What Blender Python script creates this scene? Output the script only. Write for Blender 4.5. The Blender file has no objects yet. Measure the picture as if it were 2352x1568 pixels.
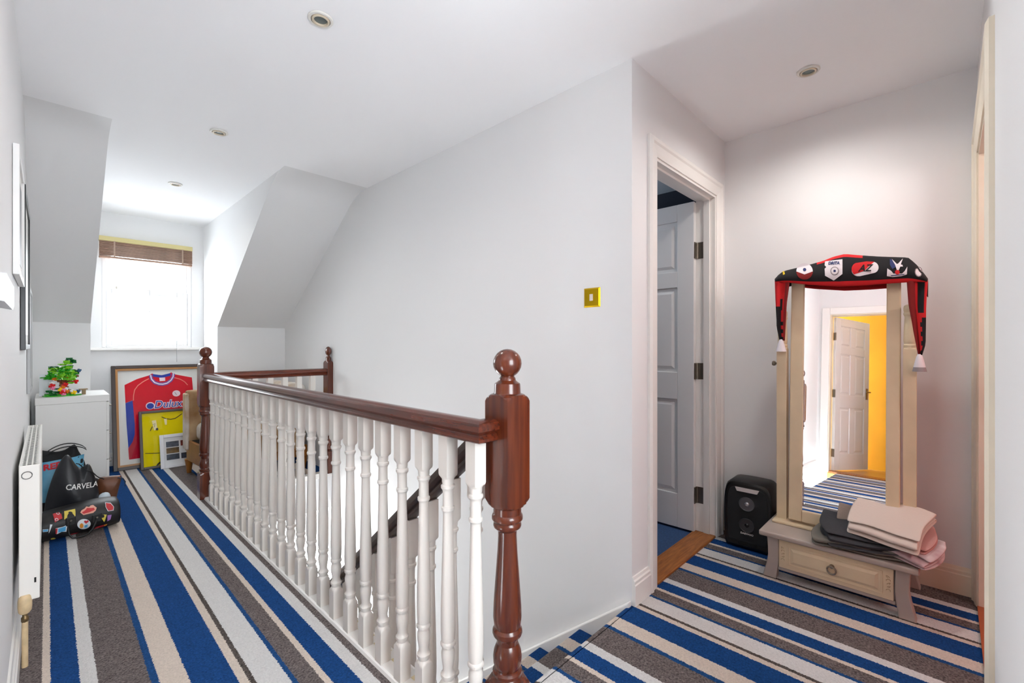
import bpy, math, random
from mathutils import Vector, Matrix
R = math.radians
rnd = random.Random(7)
SC = bpy.context.scene
COL = SC.collection

# ------------------------------------------------------------------ camera, world, lamps, exposure
CAM_Z, YAW, FPX = 1.15, R(45.9), 1035.0
cam = bpy.data.cameras.new('camera'); cam_o = bpy.data.objects.new('camera', cam); COL.objects.link(cam_o)
cam_o.location = (0, 0, CAM_Z); cam_o.rotation_euler = (R(90), 0, -YAW)
cam.sensor_width = 36; cam.lens = 36 * FPX / 2352; cam.shift_y = 9 / 2352; cam.clip_start = 0.02
SC.camera = cam_o
SC.view_settings.view_transform = 'Standard'; SC.view_settings.look = 'None'
SC.view_settings.gamma = 1; SC.view_settings.use_curve_mapping = False
SC.view_settings.exposure = 1.19
w = bpy.data.worlds.new('sky'); SC.world = w; w.use_nodes = True
bg = w.node_tree.nodes['Background']; bg.inputs[0].default_value = (0.88, 0.95, 1.0, 1); bg.inputs[1].default_value = 9.0
SC.cycles.max_bounces = 10; SC.cycles.diffuse_bounces = 7; SC.cycles.glossy_bounces = 5
SC.cycles.transparent_max_bounces = 8; SC.cycles.sample_clamp_indirect = 6; SC.cycles.use_denoising = True

def lamp(name, kind, loc, energy, color=(1, 1, 1), size=0.1, rot=(0, 0, 0), size_y=None, portal=False, spot=None):
    l = bpy.data.lights.new(name, kind); o = bpy.data.objects.new(name, l); COL.objects.link(o)
    o.location = loc; o.rotation_euler = rot; l.energy = energy; l.color = color
    if kind == 'AREA':
        l.size = size
        if size_y: l.shape = 'RECTANGLE'; l.size_y = size_y
        if portal: l.cycles.is_portal = True
    else: l.shadow_soft_size = size
    if spot: l.spot_size = R(spot); l.spot_blend = 1.0
    return o
WARM = (1.0, 0.96, 0.91)
lamp('window_portal', 'AREA', (0.71, 5.93, 1.65), 1, size=0.8, size_y=1.1, rot=(R(-90), 0, 0), portal=True)
lamp('bedroom_lamp', 'POINT', (2.4, 2.2, 1.9), 7, (0.78, 0.88, 1.0), 0.15)
lamp('pink_room_lamp', 'POINT', (2.3, -1.1, 1.9), 17, (1.0, 0.9, 0.86), 0.2)
lamp('yellow_room_lamp', 'POINT', (-2.15, 0.2, 2.1), 2.0, (1.0, 0.95, 0.85), 0.15)
lamp('lower_hall_fill', 'POINT', (1.4, 4.6, -0.9), 60, (0.96, 0.98, 1.0), 0.2)  # unseen light added below to brighten the stairwell and the ceiling
lamp('added_window_portal', 'AREA', (0.375, -1.42, 1.45), 1, size=1.15, size_y=1.7, rot=(R(90), 0, 0), portal=True)  # portal for the unseen window added behind the camera
LANDING_W, LANDING_W2 = 7, 13

# ------------------------------------------------------------------ materials
def lin(c):
    if isinstance(c, str): c = tuple(int(c[i:i + 2], 16) for i in (0, 2, 4))
    return tuple(((x / 255) / 12.92 if x / 255 <= 0.04045 else ((x / 255 + 0.055) / 1.055) ** 2.4) for x in c[:3]) + (1,)
MATS = {}
def mat(name, color, rough=0.6, metal=0.0, var=0.0, vscale=20, bump=0.0, bscale=200, stretch=(1, 1, 1), coat=0.0, spec=0.5, trans=0.0, color2=None):
    if name in MATS: return MATS[name]
    m = bpy.data.materials.new(name); m.use_nodes = True; MATS[name] = m
    nt = m.node_tree; N = nt.nodes; L = nt.links; p = N['Principled BSDF']
    c = lin(color); p.inputs['Base Color'].default_value = c
    p.inputs['Roughness'].default_value = rough; p.inputs['Metallic'].default_value = metal
    p.inputs['Specular IOR Level'].default_value = spec
    if coat: p.inputs['Coat Weight'].default_value = coat; p.inputs['Coat Roughness'].default_value = 0.15
    if trans: p.inputs['Transmission Weight'].default_value = trans
    if var or bump:
        tc = N.new('ShaderNodeTexCoord'); mp = N.new('ShaderNodeMapping'); mp.inputs['Scale'].default_value = stretch
        L.new(tc.outputs['Object'], mp.inputs[0])
    if var:
        n = N.new('ShaderNodeTexNoise'); n.inputs['Scale'].default_value = vscale; n.inputs['Detail'].default_value = 4
        L.new(mp.outputs[0], n.inputs['Vector'])
        mx = N.new('ShaderNodeMix'); mx.data_type = 'RGBA'
        c2 = lin(color2) if color2 else tuple(x * (1 - var) for x in c[:3]) + (1,)
        mx.inputs[6].default_value = c; mx.inputs[7].default_value = c2
        rp = N.new('ShaderNodeMapRange'); rp.inputs[1].default_value = 0.35; rp.inputs[2].default_value = 0.68
        L.new(n.outputs[0], rp.inputs[0]); L.new(rp.outputs[0], mx.inputs[0]); L.new(mx.outputs[2], p.inputs['Base Color'])
    if bump:
        n2 = N.new('ShaderNodeTexNoise'); n2.inputs['Scale'].default_value = bscale; n2.inputs['Detail'].default_value = 3
        L.new(mp.outputs[0], n2.inputs['Vector'])
        b = N.new('ShaderNodeBump'); b.inputs['Strength'].default_value = bump; b.inputs['Distance'].default_value = 0.01
        L.new(n2.outputs[0], b.inputs['Height']); L.new(b.outputs[0], p.inputs['Normal'])
    return m

def carpet_mat():
    m = bpy.data.materials.new('striped_carpet'); m.use_nodes = True
    nt = m.node_tree; N = nt.nodes; L = nt.links; p = N['Principled BSDF']; p.inputs['Roughness'].default_value = 0.95
    p.inputs['Specular IOR Level'].default_value = 0.1
    tc = N.new('ShaderNodeTexCoord'); sp = N.new('ShaderNodeSeparateXYZ'); L.new(tc.outputs['Object'], sp.inputs[0])
    def math_(op, a, b=None):
        n = N.new('ShaderNodeMath'); n.operation = op
        for i, x in enumerate((a, b)):
            if x is None: continue
            if isinstance(x, (int, float)): n.inputs[i].default_value = x
            else: L.new(x, n.inputs[i])
        return n.outputs[0]
    wob = N.new('ShaderNodeTexNoise'); wob.inputs['Scale'].default_value = 160; wob.inputs['Detail'].default_value = 2
    L.new(tc.outputs['Object'], wob.inputs['Vector'])
    wv = math_('MULTIPLY', math_('SUBTRACT', wob.outputs[0], 0.5), 0.014)
    PER = 0.671
    x = math_('ADD', sp.outputs[0], wv); x = math_('SUBTRACT', x, 0.3415 - 10 * PER)
    x = math_('DIVIDE', math_('MODULO', x, PER), PER)
    BL, GR, WH, BE, DK, BD = '1b467f', '6f6664', 'd9d7d5', 'd8cabd', '5a524e', '224c80'
    stripes = [(0, BL), (.115, BE), (.139, DK), (.157, WH), (.239, BD), (.255, GR), (.317, BE), (.336, BL), (.408, WH), (.450, GR), (.575, BD), (.597, BE)]
    cr = N.new('ShaderNodeValToRGB'); cr.color_ramp.interpolation = 'CONSTANT'
    e = cr.color_ramp.elements
    e[0].position = 0; e[0].color = lin(BL); e[1].position = .115 / PER; e[1].color = lin(BE)
    for s, c in stripes[2:]:
        k = e.new(s / PER); k.color = lin(c)
    L.new(x, cr.inputs[0])
    sm = N.new('ShaderNodeValToRGB'); sm.color_ramp.interpolation = 'CONSTANT'   # how speckled each stripe is
    e = sm.color_ramp.elements
    amt = {BL: .45, BD: .45, GR: .85, DK: .8, WH: .13, BE: .15}
    e[0].position = 0; e[0].color = (amt[BL],) * 3 + (1,); e[1].position = .115 / PER; e[1].color = (amt[BE],) * 3 + (1,)
    for s, c in stripes[2:]:
        k = e.new(s / PER); k.color = (amt[c],) * 3 + (1,)
    L.new(x, sm.inputs[0])
    n1 = N.new('ShaderNodeTexNoise'); n1.inputs['Scale'].default_value = 130; n1.inputs['Detail'].default_value = 3; n1.inputs['Roughness'].default_value = 0.7
    n2 = N.new('ShaderNodeTexNoise'); n2.inputs['Scale'].default_value = 30; n2.inputs['Detail'].default_value = 3
    for n in (n1, n2): L.new(tc.outputs['Object'], n.inputs['Vector'])
    f = math_('ADD', math_('MULTIPLY', math_('SUBTRACT', n1.outputs[0], 0.5), 4.2), math_('MULTIPLY', math_('SUBTRACT', n2.outputs[0], 0.5), 0.9))
    f = math_('ADD', math_('MULTIPLY', f, sm.outputs[0]), 1.0)
    f = math_('MAXIMUM', f, 0.2)
    mx = N.new('ShaderNodeVectorMath'); mx.operation = 'SCALE'; L.new(cr.outputs[0], mx.inputs[0]); L.new(f, mx.inputs['Scale'])
    L.new(mx.outputs[0], p.inputs['Base Color'])
    b = N.new('ShaderNodeBump'); b.inputs['Strength'].default_value = 0.9; b.inputs['Distance'].default_value = 0.012
    L.new(n1.outputs[0], b.inputs['Height']); L.new(b.outputs[0], p.inputs['Normal'])
    MATS['carpet'] = m
    return m
def glass_mat(k):
    m = bpy.data.materials.new('clear_glass'); m.use_nodes = True; nt = m.node_tree; N = nt.nodes; L = nt.links
    N.remove(N['Principled BSDF']); o = N['Material Output']
    t = N.new('ShaderNodeBsdfTransparent'); g = N.new('ShaderNodeBsdfGlossy'); g.inputs['Roughness'].default_value = 0.02
    mx = N.new('ShaderNodeMixShader'); mx.inputs[0].default_value = k
    L.new(t.outputs[0], mx.inputs[1]); L.new(g.outputs[0], mx.inputs[2]); L.new(mx.outputs[0], o.inputs[0])
    MATS['glass'] = m
    return m
CARPET = carpet_mat(); GLASS = glass_mat(0.06); PGLASS = glass_mat(0.02)
WALL = mat('white_wall_paint', 'e2e2e2', 0.75, bump=0.02, bscale=60)
CEIL = mat('white_ceiling_paint', 'f2f2f3', 0.8, bump=0.02, bscale=50)
GLOSSW = mat('white_gloss_paint', 'e8e6e2', 0.32)
CREAMW = mat('aged_cream_gloss', 'e6dcc8', 0.4, var=0.06, vscale=8)
BALW = mat('ivory_baluster_paint', 'd8d3cc', 0.35)
WOOD = mat('mahogany_varnish', '5e2812', 0.24, var=0.5, vscale=7, stretch=(9, 9, 0.6), coat=0.35, color2='471b0c')
WOODY = mat('mahogany_rail', '5e2613', 0.22, var=0.5, vscale=9, stretch=(9, 0.7, 9), coat=0.4, color2='3c160b')
WOODX = mat('mahogany_rail_short', '6e2b12', 0.25, var=0.5, vscale=9, stretch=(0.7, 9, 9), coat=0.3, color2='431a0b')
DKWOOD = mat('dark_stair_rail', '3a1d12', 0.3, var=0.4, vscale=9, stretch=(9, 1, 1), coat=0.2, color2='221008')
OAK = mat('oak_threshold', 'a8682a', 0.35, var=0.4, vscale=10, stretch=(1, 8, 8), color2='7d4416')
BLACK = mat('black_plastic', '0b0b0c', 0.35)
BLACKF = mat('black_fabric', '131316', 0.85, bump=0.1, bscale=300)
CHROME = mat('brushed_metal', '9b958c', 0.3, 1.0)
BRASS = mat('polished_brass', 'd8b01e', 0.22, 1.0)

# ------------------------------------------------------------------ mesh helpers
class MB:
    def __init__(s): s.v = []; s.f = []; s.m = []
    def add(s, vs, fs, mi=0):
        n = len(s.v); s.v += [tuple(p) for p in vs]; s.f += [tuple(i + n for i in f) for f in fs]; s.m += [mi] * len(fs); return s
    def box(s, x0, x1, y0, y1, z0, z1, mi=0):
        vs = [(x, y, z) for z in (z0, z1) for y in (y0, y1) for x in (x0, x1)]
        return s.add(vs, [(0, 2, 3, 1), (4, 5, 7, 6), (0, 1, 5, 4), (2, 6, 7, 3), (0, 4, 6, 2), (1, 3, 7, 5)], mi)
    def prism(s, poly, a, b, axis='x', mi=0):
        n = len(poly)
        def mk(p, t): return {'x': (t, p[0], p[1]), 'y': (p[0], t, p[1]), 'z': (p[0], p[1], t)}[axis]
        vs = [mk(p, a) for p in poly] + [mk(p, b) for p in poly]
        fs = [tuple(range(n))[::-1], tuple(range(n, 2 * n))] + [(i, (i + 1) % n, (i + 1) % n + n, i + n) for i in range(n)]
        return s.add(vs, fs, mi)
    def turned(s, rows, cx=0, cy=0, n=24, half=None, mi=0):
        """rows (z, r); with half, the section is the square of that half width cut by the turned radius r"""
        vs = []; N = n
        for z, r in rows:
            for k in range(N):
                a = 2 * math.pi * k / N + math.pi / 4
                rr = r
                if half: rr = min(r, half / max(abs(math.cos(a)), abs(math.sin(a))))
                vs.append((cx + rr * math.cos(a), cy + rr * math.sin(a), z))
        fs = []
        for i in range(len(rows) - 1):
            for k in range(N):
                fs.append((i * N + k, (i + 1) * N + k, (i + 1) * N + (k + 1) % N, i * N + (k + 1) % N))
        fs = [f[::-1] for f in fs] if rows[0][0] < rows[-1][0] else fs
        fs.append(tuple(range(N))); fs.append(tuple((len(rows) - 1) * N + k for k in range(N))[::-1])
        return s.add(vs, fs, mi)
    def sweep(s, prof, frames, mi=0, closed=False, caps=True):
        """prof: list of (a, b); frames: list of (origin, axis_a, axis_b)"""
        n = len(prof); vs = []
        for o, A, B in frames:
            for a, b in prof: vs.append(tuple(Vector(o) + Vector(A) * a + Vector(B) * b))
        fs = []; F = len(frames)
        for i in range(F if closed else F - 1):
            j = (i + 1) % F
            for k in range(n):
                fs.append((i * n + k, i * n + (k + 1) % n, j * n + (k + 1) % n, j * n + k))
        if caps and not closed: fs.append(tuple(range(n))[::-1]); fs.append(tuple((F - 1) * n + k for k in range(n)))
        return s.add(vs, fs, mi)
    def tube(s, path, r, n=10, mi=0, closed=False):
        P = [Vector(p) for p in path]; fr = []
        up = Vector((0, 0, 1))
        for i, p in enumerate(P):
            if closed: d = P[(i + 1) % len(P)] - P[i - 1]
            else: d = P[min(i + 1, len(P) - 1)] - P[max(i - 1, 0)]
            d.normalize()
            a = d.cross(up)
            if a.length < 1e-3: a = d.cross(Vector((1, 0, 0)))
            a.normalize(); b = a.cross(d); b.normalize()
            rr = r[i] if isinstance(r, (list, tuple)) else r
            fr.append((p, a * rr, b * rr))
        prof = [(math.cos(2 * math.pi * k / n), math.sin(2 * math.pi * k / n)) for k in range(n)]
        return s.sweep(prof, fr, mi, closed)
    def grid(s, fn, nu, nv, mi=0, mfn=None, closed_u=False):
        vs = [fn(i / nu, j / nv) for j in range(nv + 1) for i in range(nu + 1)]
        n0 = len(s.v); s.v += [tuple(p) for p in vs]
        for j in range(nv):
            for i in range(nu):
                a = n0 + j * (nu + 1) + i
                s.f.append((a, a + 1, a + nu + 2, a + nu + 1)); s.m.append(mfn((i + .5) / nu, (j + .5) / nv) if mfn else mi)
        return s
    def poly(s, pts, mi=0): return s.add(pts, [tuple(range(len(pts)))], mi)
    def build(s, name, mats, parent=None, smooth=False, bevel=0, solid=0, subsurf=0, off=None, seg=2):
        me = bpy.data.meshes.new(name); vs = s.v
        if off: vs = [(x - off[0], y - off[1], z - off[2]) for x, y, z in vs]
        me.from_pydata(vs, [], s.f)
        for m in (mats if isinstance(mats, (list, tuple)) else [mats]): me.materials.append(m)
        if any(s.m): me.polygons.foreach_set('material_index', s.m)
        if smooth:
            me.polygons.foreach_set('use_smooth', [True] * len(me.polygons))
            if smooth is not True: me.set_sharp_from_angle(angle=R(smooth))
        me.update()
        o = bpy.data.objects.new(name, me); COL.objects.link(o)
        if parent: o.parent = parent
        if solid: md = o.modifiers.new('thickness', 'SOLIDIFY'); md.thickness = solid; md.offset = 0
        if bevel:
            md = o.modifiers.new('bevel', 'BEVEL'); md.width = bevel; md.segments = seg; md.limit_method = 'ANGLE'; md.angle_limit = R(40)
        if subsurf: md = o.modifiers.new('smooth', 'SUBSURF'); md.levels = subsurf; md.render_levels = subsurf
        return o
def recalc(o):
    import bmesh
    bm = bmesh.new(); bm.from_mesh(o.data); bmesh.ops.recalc_face_normals(bm, faces=bm.faces); bm.to_mesh(o.data); bm.free(); return o
def tag(o, label, cat, group=None, kind=None):
    o['label'] = label; o['category'] = cat
    if group: o['group'] = group
    if kind: o['kind'] = kind
    return o
def thing(name, label, cat, loc=(0, 0, 0), rz=0, group=None, kind=None, rot=None):
    o = bpy.data.objects.new(name, None); COL.objects.link(o); o.location = loc; o.rotation_euler = rot or (0, 0, rz); o.empty_display_size = 0.1
    return tag(o, label, cat, group, kind)
def inst(o, parent, loc=(0, 0, 0), rot=(0, 0, 0), name=None):
    c = o.copy(); COL.objects.link(c); c.parent = parent; c.location = loc; c.rotation_euler = rot
    return c
def copy_thing(root, loc, label=None):
    c = root.copy(); COL.objects.link(c); c.location = loc
    if label: c['label'] = label
    for ch in list(root.children):
        d = ch.copy(); COL.objects.link(d); d.parent = c
        for g in list(ch.children):
            h = g.copy(); COL.objects.link(h); h.parent = d
    return c
def text_mesh(txt, size, shear=0.0, offset=0.0, extr=0.0005, align='CENTER'):
    cu = bpy.data.curves.new('text', 'FONT'); cu.body = txt; cu.size = size; cu.shear = shear; cu.offset = offset; cu.extrude = extr
    cu.align_x = align; cu.align_y = 'CENTER'; cu.resolution_u = 3
    ob = bpy.data.objects.new('text', cu); COL.objects.link(ob)
    dg = bpy.context.evaluated_depsgraph_get(); ev = ob.evaluated_get(dg); me = ev.to_mesh()
    vs = [tuple(v.co) for v in me.vertices]; fs = [tuple(p.vertices) for p in me.polygons]
    ev.to_mesh_clear(); bpy.data.objects.remove(ob); bpy.data.curves.remove(cu)
    return vs, fs
def struct(name, mb, m, label, cat='wall', **k):
    return tag(mb.build(name, m, **k), label, cat, kind='structure')
def ell(cx, cy, rx, ry, n=24, a0=0, a1=360):
    return [(cx + rx * math.cos(R(a0 + (a1 - a0) * i / n)), cy + ry * math.sin(R(a0 + (a1 - a0) * i / n))) for i in range(n if a1 - a0 == 360 else n + 1)]

# measured sizes of the place (metres, camera at x=0 y=0)
XL, XS, XR = -0.085, 1.80, 2.95            # left wall, stairwell wall, mirror wall
YD, YB, YK, YW = 1.006, -0.094, 5.18, 5.75   # bedroom door wall, rear wall, knee wall, window wall
ZC = 2.42; YS = 3.55; ZK = 1.335             # ceiling, start of the slope, knee height
DX0, DX1 = 0.255, 1.17                       # dormer sides
RISE, GO = 0.203, 0.25; ZLOW = -13 * RISE

# ------------------------------------------------------------------ setting: floors
m = MB()
m.box(-1.58, 2.97, YB, 1.0, -0.25, 0).box(-1.58, 1.0, -1.25, YB, -0.25, 0)
m.box(XL - .02, 0.818, 1.0, 5.77, -0.25, 0).box(0.818, XS + .01, 4.07, 5.77, -0.25, 0)
m.box(XS, 2.97, 1.0, YD + .01, -0.25, 0)
struct('floor', m, CARPET, 'deep pile landing carpet striped in blue, cream, white and grey', 'carpet')
struct('floor_bedroom', MB().box(1.9, 3.1, YD + .115, 3.3, -0.2, -0.002), mat('blue_carpet', '33527d', 0.95, var=0.35, vscale=120, bump=0.4), 'plain blue carpet of the room behind the open panelled door', 'carpet')
struct('floor_pink_room', MB().box(1.2, 3.7, -2.7, YB - .005, -0.2, 0.001), mat('red_wood_floor', '9c4a22', 0.35, var=0.4, vscale=6, stretch=(1, 8, 1)), 'reddish wooden floor beyond the right hand doorway', 'floor')
struct('floor_yellow_room', MB().box(-2.7, -1.575, -1.1, 2.4, -0.2, -0.001), mat('honey_wood_floor', 'c99a4e', 0.3, var=0.3, vscale=6, stretch=(8, 1, 1)), 'honey wooden floor of the yellow room seen in the mirror', 'floor')
struct('floor_lower_hall', MB().box(0.5, 2.2, 0.6, 7.0, ZLOW - .2, ZLOW), mat('pale_hall_floor', 'd8d2c8', 0.6), 'pale floor of the hall at the foot of the stairs', 'floor')

# walls
m = MB().box(XL - .15, XL, 1.22, 5.95, -0.2, ZC)
struct('wall_left', m, WALL, 'white left wall of the landing hung with picture frames')
m = MB().box(-1.72, XL - .15, 1.22, 1.37, -0.2, ZC)
struct('wall_corridor', m, WALL, 'white wall of the side passage seen in the mirror')
m = MB().box(-1.72, -1.57, -1.3, 0.34, -0.2, ZC).box(-1.72, -1.57, 1.10, 1.22, -0.2, ZC).box(-1.72, -1.57, 0.34, 1.10, 2.0, ZC)
struct('wall_passage_end', m, WALL, 'white passage end wall around the open door in the mirror')
m = MB().box(-1.72, -0.2, -1.4, -1.25, -0.2, ZC).box(.95, 1.12, -1.4, -1.25, -0.2, ZC).box(-.2, .95, -1.4, -1.25, -0.2, .65).box(-.2, .95, -1.4, -1.25, 2.25, ZC).box(1.0, 1.12, -1.25, YB - .126, -0.2, ZC)
struct('wall_passage_rear', m, WALL, 'plain white wall at the back of the side passage')
m = MB().box(1.0, 1.95, YB - .126, YB, -0.2, ZC).box(2.85, XR + .12, YB - .126, YB, -0.2, ZC).box(1.95, 2.85, YB - .126, YB, 2.0, ZC)
struct('wall_rear', m, WALL, 'white wall with the pink lit doorway at the right edge')
m = MB().box(XR, XR + .12, YB, 3.4, -0.2, ZC)
struct('wall_right', m, WALL, 'pale wall behind the dressing mirror and black loudspeaker')
m = MB().box(XS, 2.03, YD, YD + .114, -0.2, ZC).box(2.80, XR, YD, YD + .114, -0.2, ZC).box(2.03, 2.80, YD, YD + .114, 2.05, ZC)
struct('wall_doorway', m, WALL, 'short white wall holding the white panelled bedroom door')
m = MB().box(XS, XS + .114, YD + .114, 7.0, ZLOW, ZC)
struct('wall_stairs', m, WALL, 'long white stairwell wall with a brass light switch')
m = MB().box(XS, XS + .114, 0.5, YD + .114, ZLOW, -0.2)
m.box(0.80, 0.895, 0.6, 7.0, ZLOW, -0.25).box(0.4, 2.2, 0.5, 0.6, ZLOW, -0.25).box(0.4, 2.2, 7.0, 7.1, ZLOW, -0.25)
struct('wall_lower_hall', m, WALL, 'white walls of the lower flight below the landing')
struct('trim_1', MB().box(0.895, XS, 4.02, 4.07, -0.31, -0.012).box(0.895, XS, 4.07, 7.0, -0.31, -0.25), WALL, 'white bulkhead edge at the far end of the stairwell', 'trim')
# sloping masses either side of the dormer: slope, knee wall and dormer cheek in one body
def slope_poly():
    p = []
    dy, dz = YK - YS, ZK - ZC; L = math.hypot(dy, dz)
    a, b = Vector((YS - .18, ZC)), Vector((YS + .16 * dy / L, ZC + .16 * dz / L)); c = Vector((YS, ZC))
    for i in range(7):
        t = i / 6; q = a * (1 - t) ** 2 + c * 2 * t * (1 - t) + b * t * t; p.append((q.x, q.y))
    return p + [(YK, ZK), (YK, -.1), (5.95, -.1), (5.95, ZC), ]
def mass(name, x0, x1, label):
    o = struct(name, MB().prism(slope_poly(), x0, x1, 'x'), WALL, label, smooth=30); return recalc(o)
mass('wall_slope_left', XL - .01, DX0, 'sloping white wall between the left wall and the dormer window')
mass('wall_slope_right', DX1, XS + .02, 'sloping white wall to the right of the dormer window')
WX0, WX1, WZ0, WZ1 = 0.36, 1.065, 1.13, 2.17
m = MB().box(DX0, WX0, YW, 5.95, -.1, ZC).box(WX1, DX1, YW, 5.95, -.1, ZC).box(WX0, WX1, YW, 5.95, -.1, WZ0).box(WX0, WX1, YW, 5.95, WZ1, ZC)
struct('wall_far', m, WALL, 'white dormer wall around the bright sash window')
struct('ceiling', MB().box(-1.75, 3.1, -1.4, 5.95, ZC, ZC + .12), CEIL, 'flat white landing ceiling with recessed downlights', 'ceiling')
# rooms beyond the doors
SHADEW = mat('shaded_wall', '1b2230', 0.8)  # shade above the open door put into the wall colour
struct('wall_bedroom', MB().box(1.914, XR, 3.3, 3.4, -.2, ZC).box(XR - .012, XR, YD + .114, 3.3, 0, 2.19).box(1.914, 1.93, YD + .114, 3.3, 0, 2.19), SHADEW, 'walls of the room behind the panelled door, coloured dark blue for shade')
struct('ceiling_bedroom', MB().box(1.914, XR, YD + .114, 3.3, 2.19, 2.3), mat('pale_blue_ceiling', 'c3ccd4', 0.8), 'pale bluish ceiling above the open panelled door', 'ceiling')
PINK = mat('salmon_wall', 'e0968a', 0.8)
m = MB().box(1.1, 1.2, -2.8, YB - .13, -.2, ZC).box(3.7, 3.8, -2.8, YB - .13, -.2, ZC).box(1.1, 3.8, -2.9, -2.8, -.2, ZC).box(XR + .12, 3.8, YB - .13, YB - .03, -.2, ZC).box(1.1, 3.8, -2.9, YB - .13, ZC, ZC + .1)
struct('wall_pink_room', m, PINK, 'salmon pink walls beyond the right hand doorway')
YEL = mat('yellow_wall', 'd0900c', 0.75, var=0.15, vscale=2)
m = MB().box(-2.75, -2.6, -1.1, 2.4, -.2, ZC)
struct('wall_yellow_room', m, YEL, 'mustard yellow wall seen through the open door in the mirror')
m = MB().box(-2.75, -1.72, -1.2, -1.1, -.2, ZC).box(-2.75, -1.72, 2.4, 2.5, -.2, ZC).box(-2.75, -1.7, -1.2, 2.5, ZC, ZC + .1)
struct('wall_yellow_room_sides', m, WALL, 'pale side walls of the yellow room')

# skirting boards
def skirting(name, p0, p1, out, label, h=0.125, t=0.018, m_=GLOSSW):
    """moulded board along p0->p1, out = unit vector into the room"""
    prof = [(0, 0), (t, 0), (t, h - .035), (t - .004, h - .030), (t - .004, h - .018), (t - .009, h - .012), (t - .012, h), (0, h)]
    fr = [((p[0], p[1], 0.0), (out[0], out[1], 0), (0, 0, 1)) for p in (p0, p1)]
    o = struct(name, MB().sweep(prof, fr), m_, label, 'skirting board'); return recalc(o)
skirting('baseboard_left', (XL, 1.22), (XL, YK), (1, 0), 'white skirting board along the left wall behind the radiator')
skirting('baseboard_right', (XR, YB), (XR, YD), (-1, 0), 'cream moulded skirting board on the mirror wall', m_=CREAMW)
skirting('baseboard_doorway', (XS, YD), (1.945, YD), (0, -1), 'short white skirting stub beside the bedroom door')
skirting('baseboard_passage', (-1.55, 1.22), (XL, 1.22), (0, -1), 'white skirting board of the side passage')
skirting('baseboard_far', (DX0, YW), (DX1, YW), (0, -1), 'white skirting board under the dormer window')

# door linings and architraves
def architrave_x(name, x0, x1, ztop, y, out, m_, label, wdt=0.085, t=0.02, depth=0.114):
    """opening x0..x1 in a wall whose face is at y; out = -1/+1 side of the room"""
    th = thing(name, label, 'door frame', ((x0 + x1) / 2, y, 0), kind='structure'); off = ((x0 + x1) / 2, y, 0)
    prof = [(0, 0), (wdt, 0), (wdt, t * .6), (wdt * .86, t), (wdt * .70, t), (wdt * .6, t * .7), (wdt * .22, t * .55), (wdt * .1, t * .45), (0, t * .3)]
    def fr(p, A): return (p, A, (0, out, 0))
    for side, x in ((-1, x0), (1, x1)):
        o = MB().sweep(prof, [fr((x, y, 0), (side, 0, 0)), fr((x, y, ztop), (side, 0, 1))]).build('architrave', m_, th, off=off); recalc(o)
    o = MB().sweep(prof, [fr((x0, y, ztop), (-1, 0, 1)), fr((x1, y, ztop), (1, 0, 1))]).build('architrave', m_, th, off=off); recalc(o)
    yi = y - out * depth; ya, yb = min(y, yi), max(y, yi)
    MB().box(x0 - .012, x0 + .012, ya, yb, 0, ztop).build('lining', m_, th, off=off)
    MB().box(x1 - .012, x1 + .012, ya, yb, 0, ztop).build('lining', m_, th, off=off)
    MB().box(x0 + .012, x1 - .012, ya, yb, ztop - .014, ztop + .012).build('lining', m_, th, off=off)
    return th, off
tf, off = architrave_x('trim_2', 2.03, 2.80, 2.05, YD, -1, GLOSSW, 'white moulded frame around the open bedroom doorway')
for a in ((2.042, 2.054, YD + .03, YD + .065, 0, 2.036), (2.054, 2.776, YD + .03, YD + .065, 2.024, 2.036), (2.776, 2.788, YD + .03, YD + .065, 0, 2.036)):
    MB().box(*a).build('door_stop', GLOSSW, tf, off=off)
architrave_x('trim_3', 1.95, 2.85, 2.0, YB, 1, CREAMW, 'cream door frame at the right edge of the landing', depth=0.126)
struct('trim_4', MB().box(2.042, 2.788, YD - .005, YD + .125, -.01, .012), OAK, 'honey oak threshold board in the bedroom doorway', 'threshold', bevel=.005)
struct('trim_5', MB().box(1.962, 2.838, YB - .126, YB + .004, -.01, .010), mat('red_threshold', 'a3502a', 0.3), 'reddish wooden threshold at the pink doorway', 'threshold')
# frame of the passage door (opening along y)
th = thing('trim_6', 'cream frame around the open door seen in the mirror', 'door frame', (-1.57, .72, 0), kind='structure'); off = (-1.57, .72, 0)
for a in ((-1.572, -1.55, .255, .34, 0, 2.085), (-1.572, -1.55, 1.10, 1.185, 0, 2.085), (-1.572, -1.55, .34, 1.10, 2.0, 2.085)):
    MB().box(*a).build('architrave', GLOSSW, th, off=off, bevel=.006)
for a in ((-1.72, -1.572, .33, .352, 0, 2.0), (-1.72, -1.572, 1.088, 1.11, 0, 2.0), (-1.72, -1.572, .352, 1.088, 1.988, 2.01)):
    MB().box(*a).build('lining', CREAMW, th, off=off)
struct('trim_7', MB().box(-1.72, -1.56, .352, 1.088, -.01, .012), OAK, 'golden wooden threshold of the door in the mirror', 'threshold')

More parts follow.
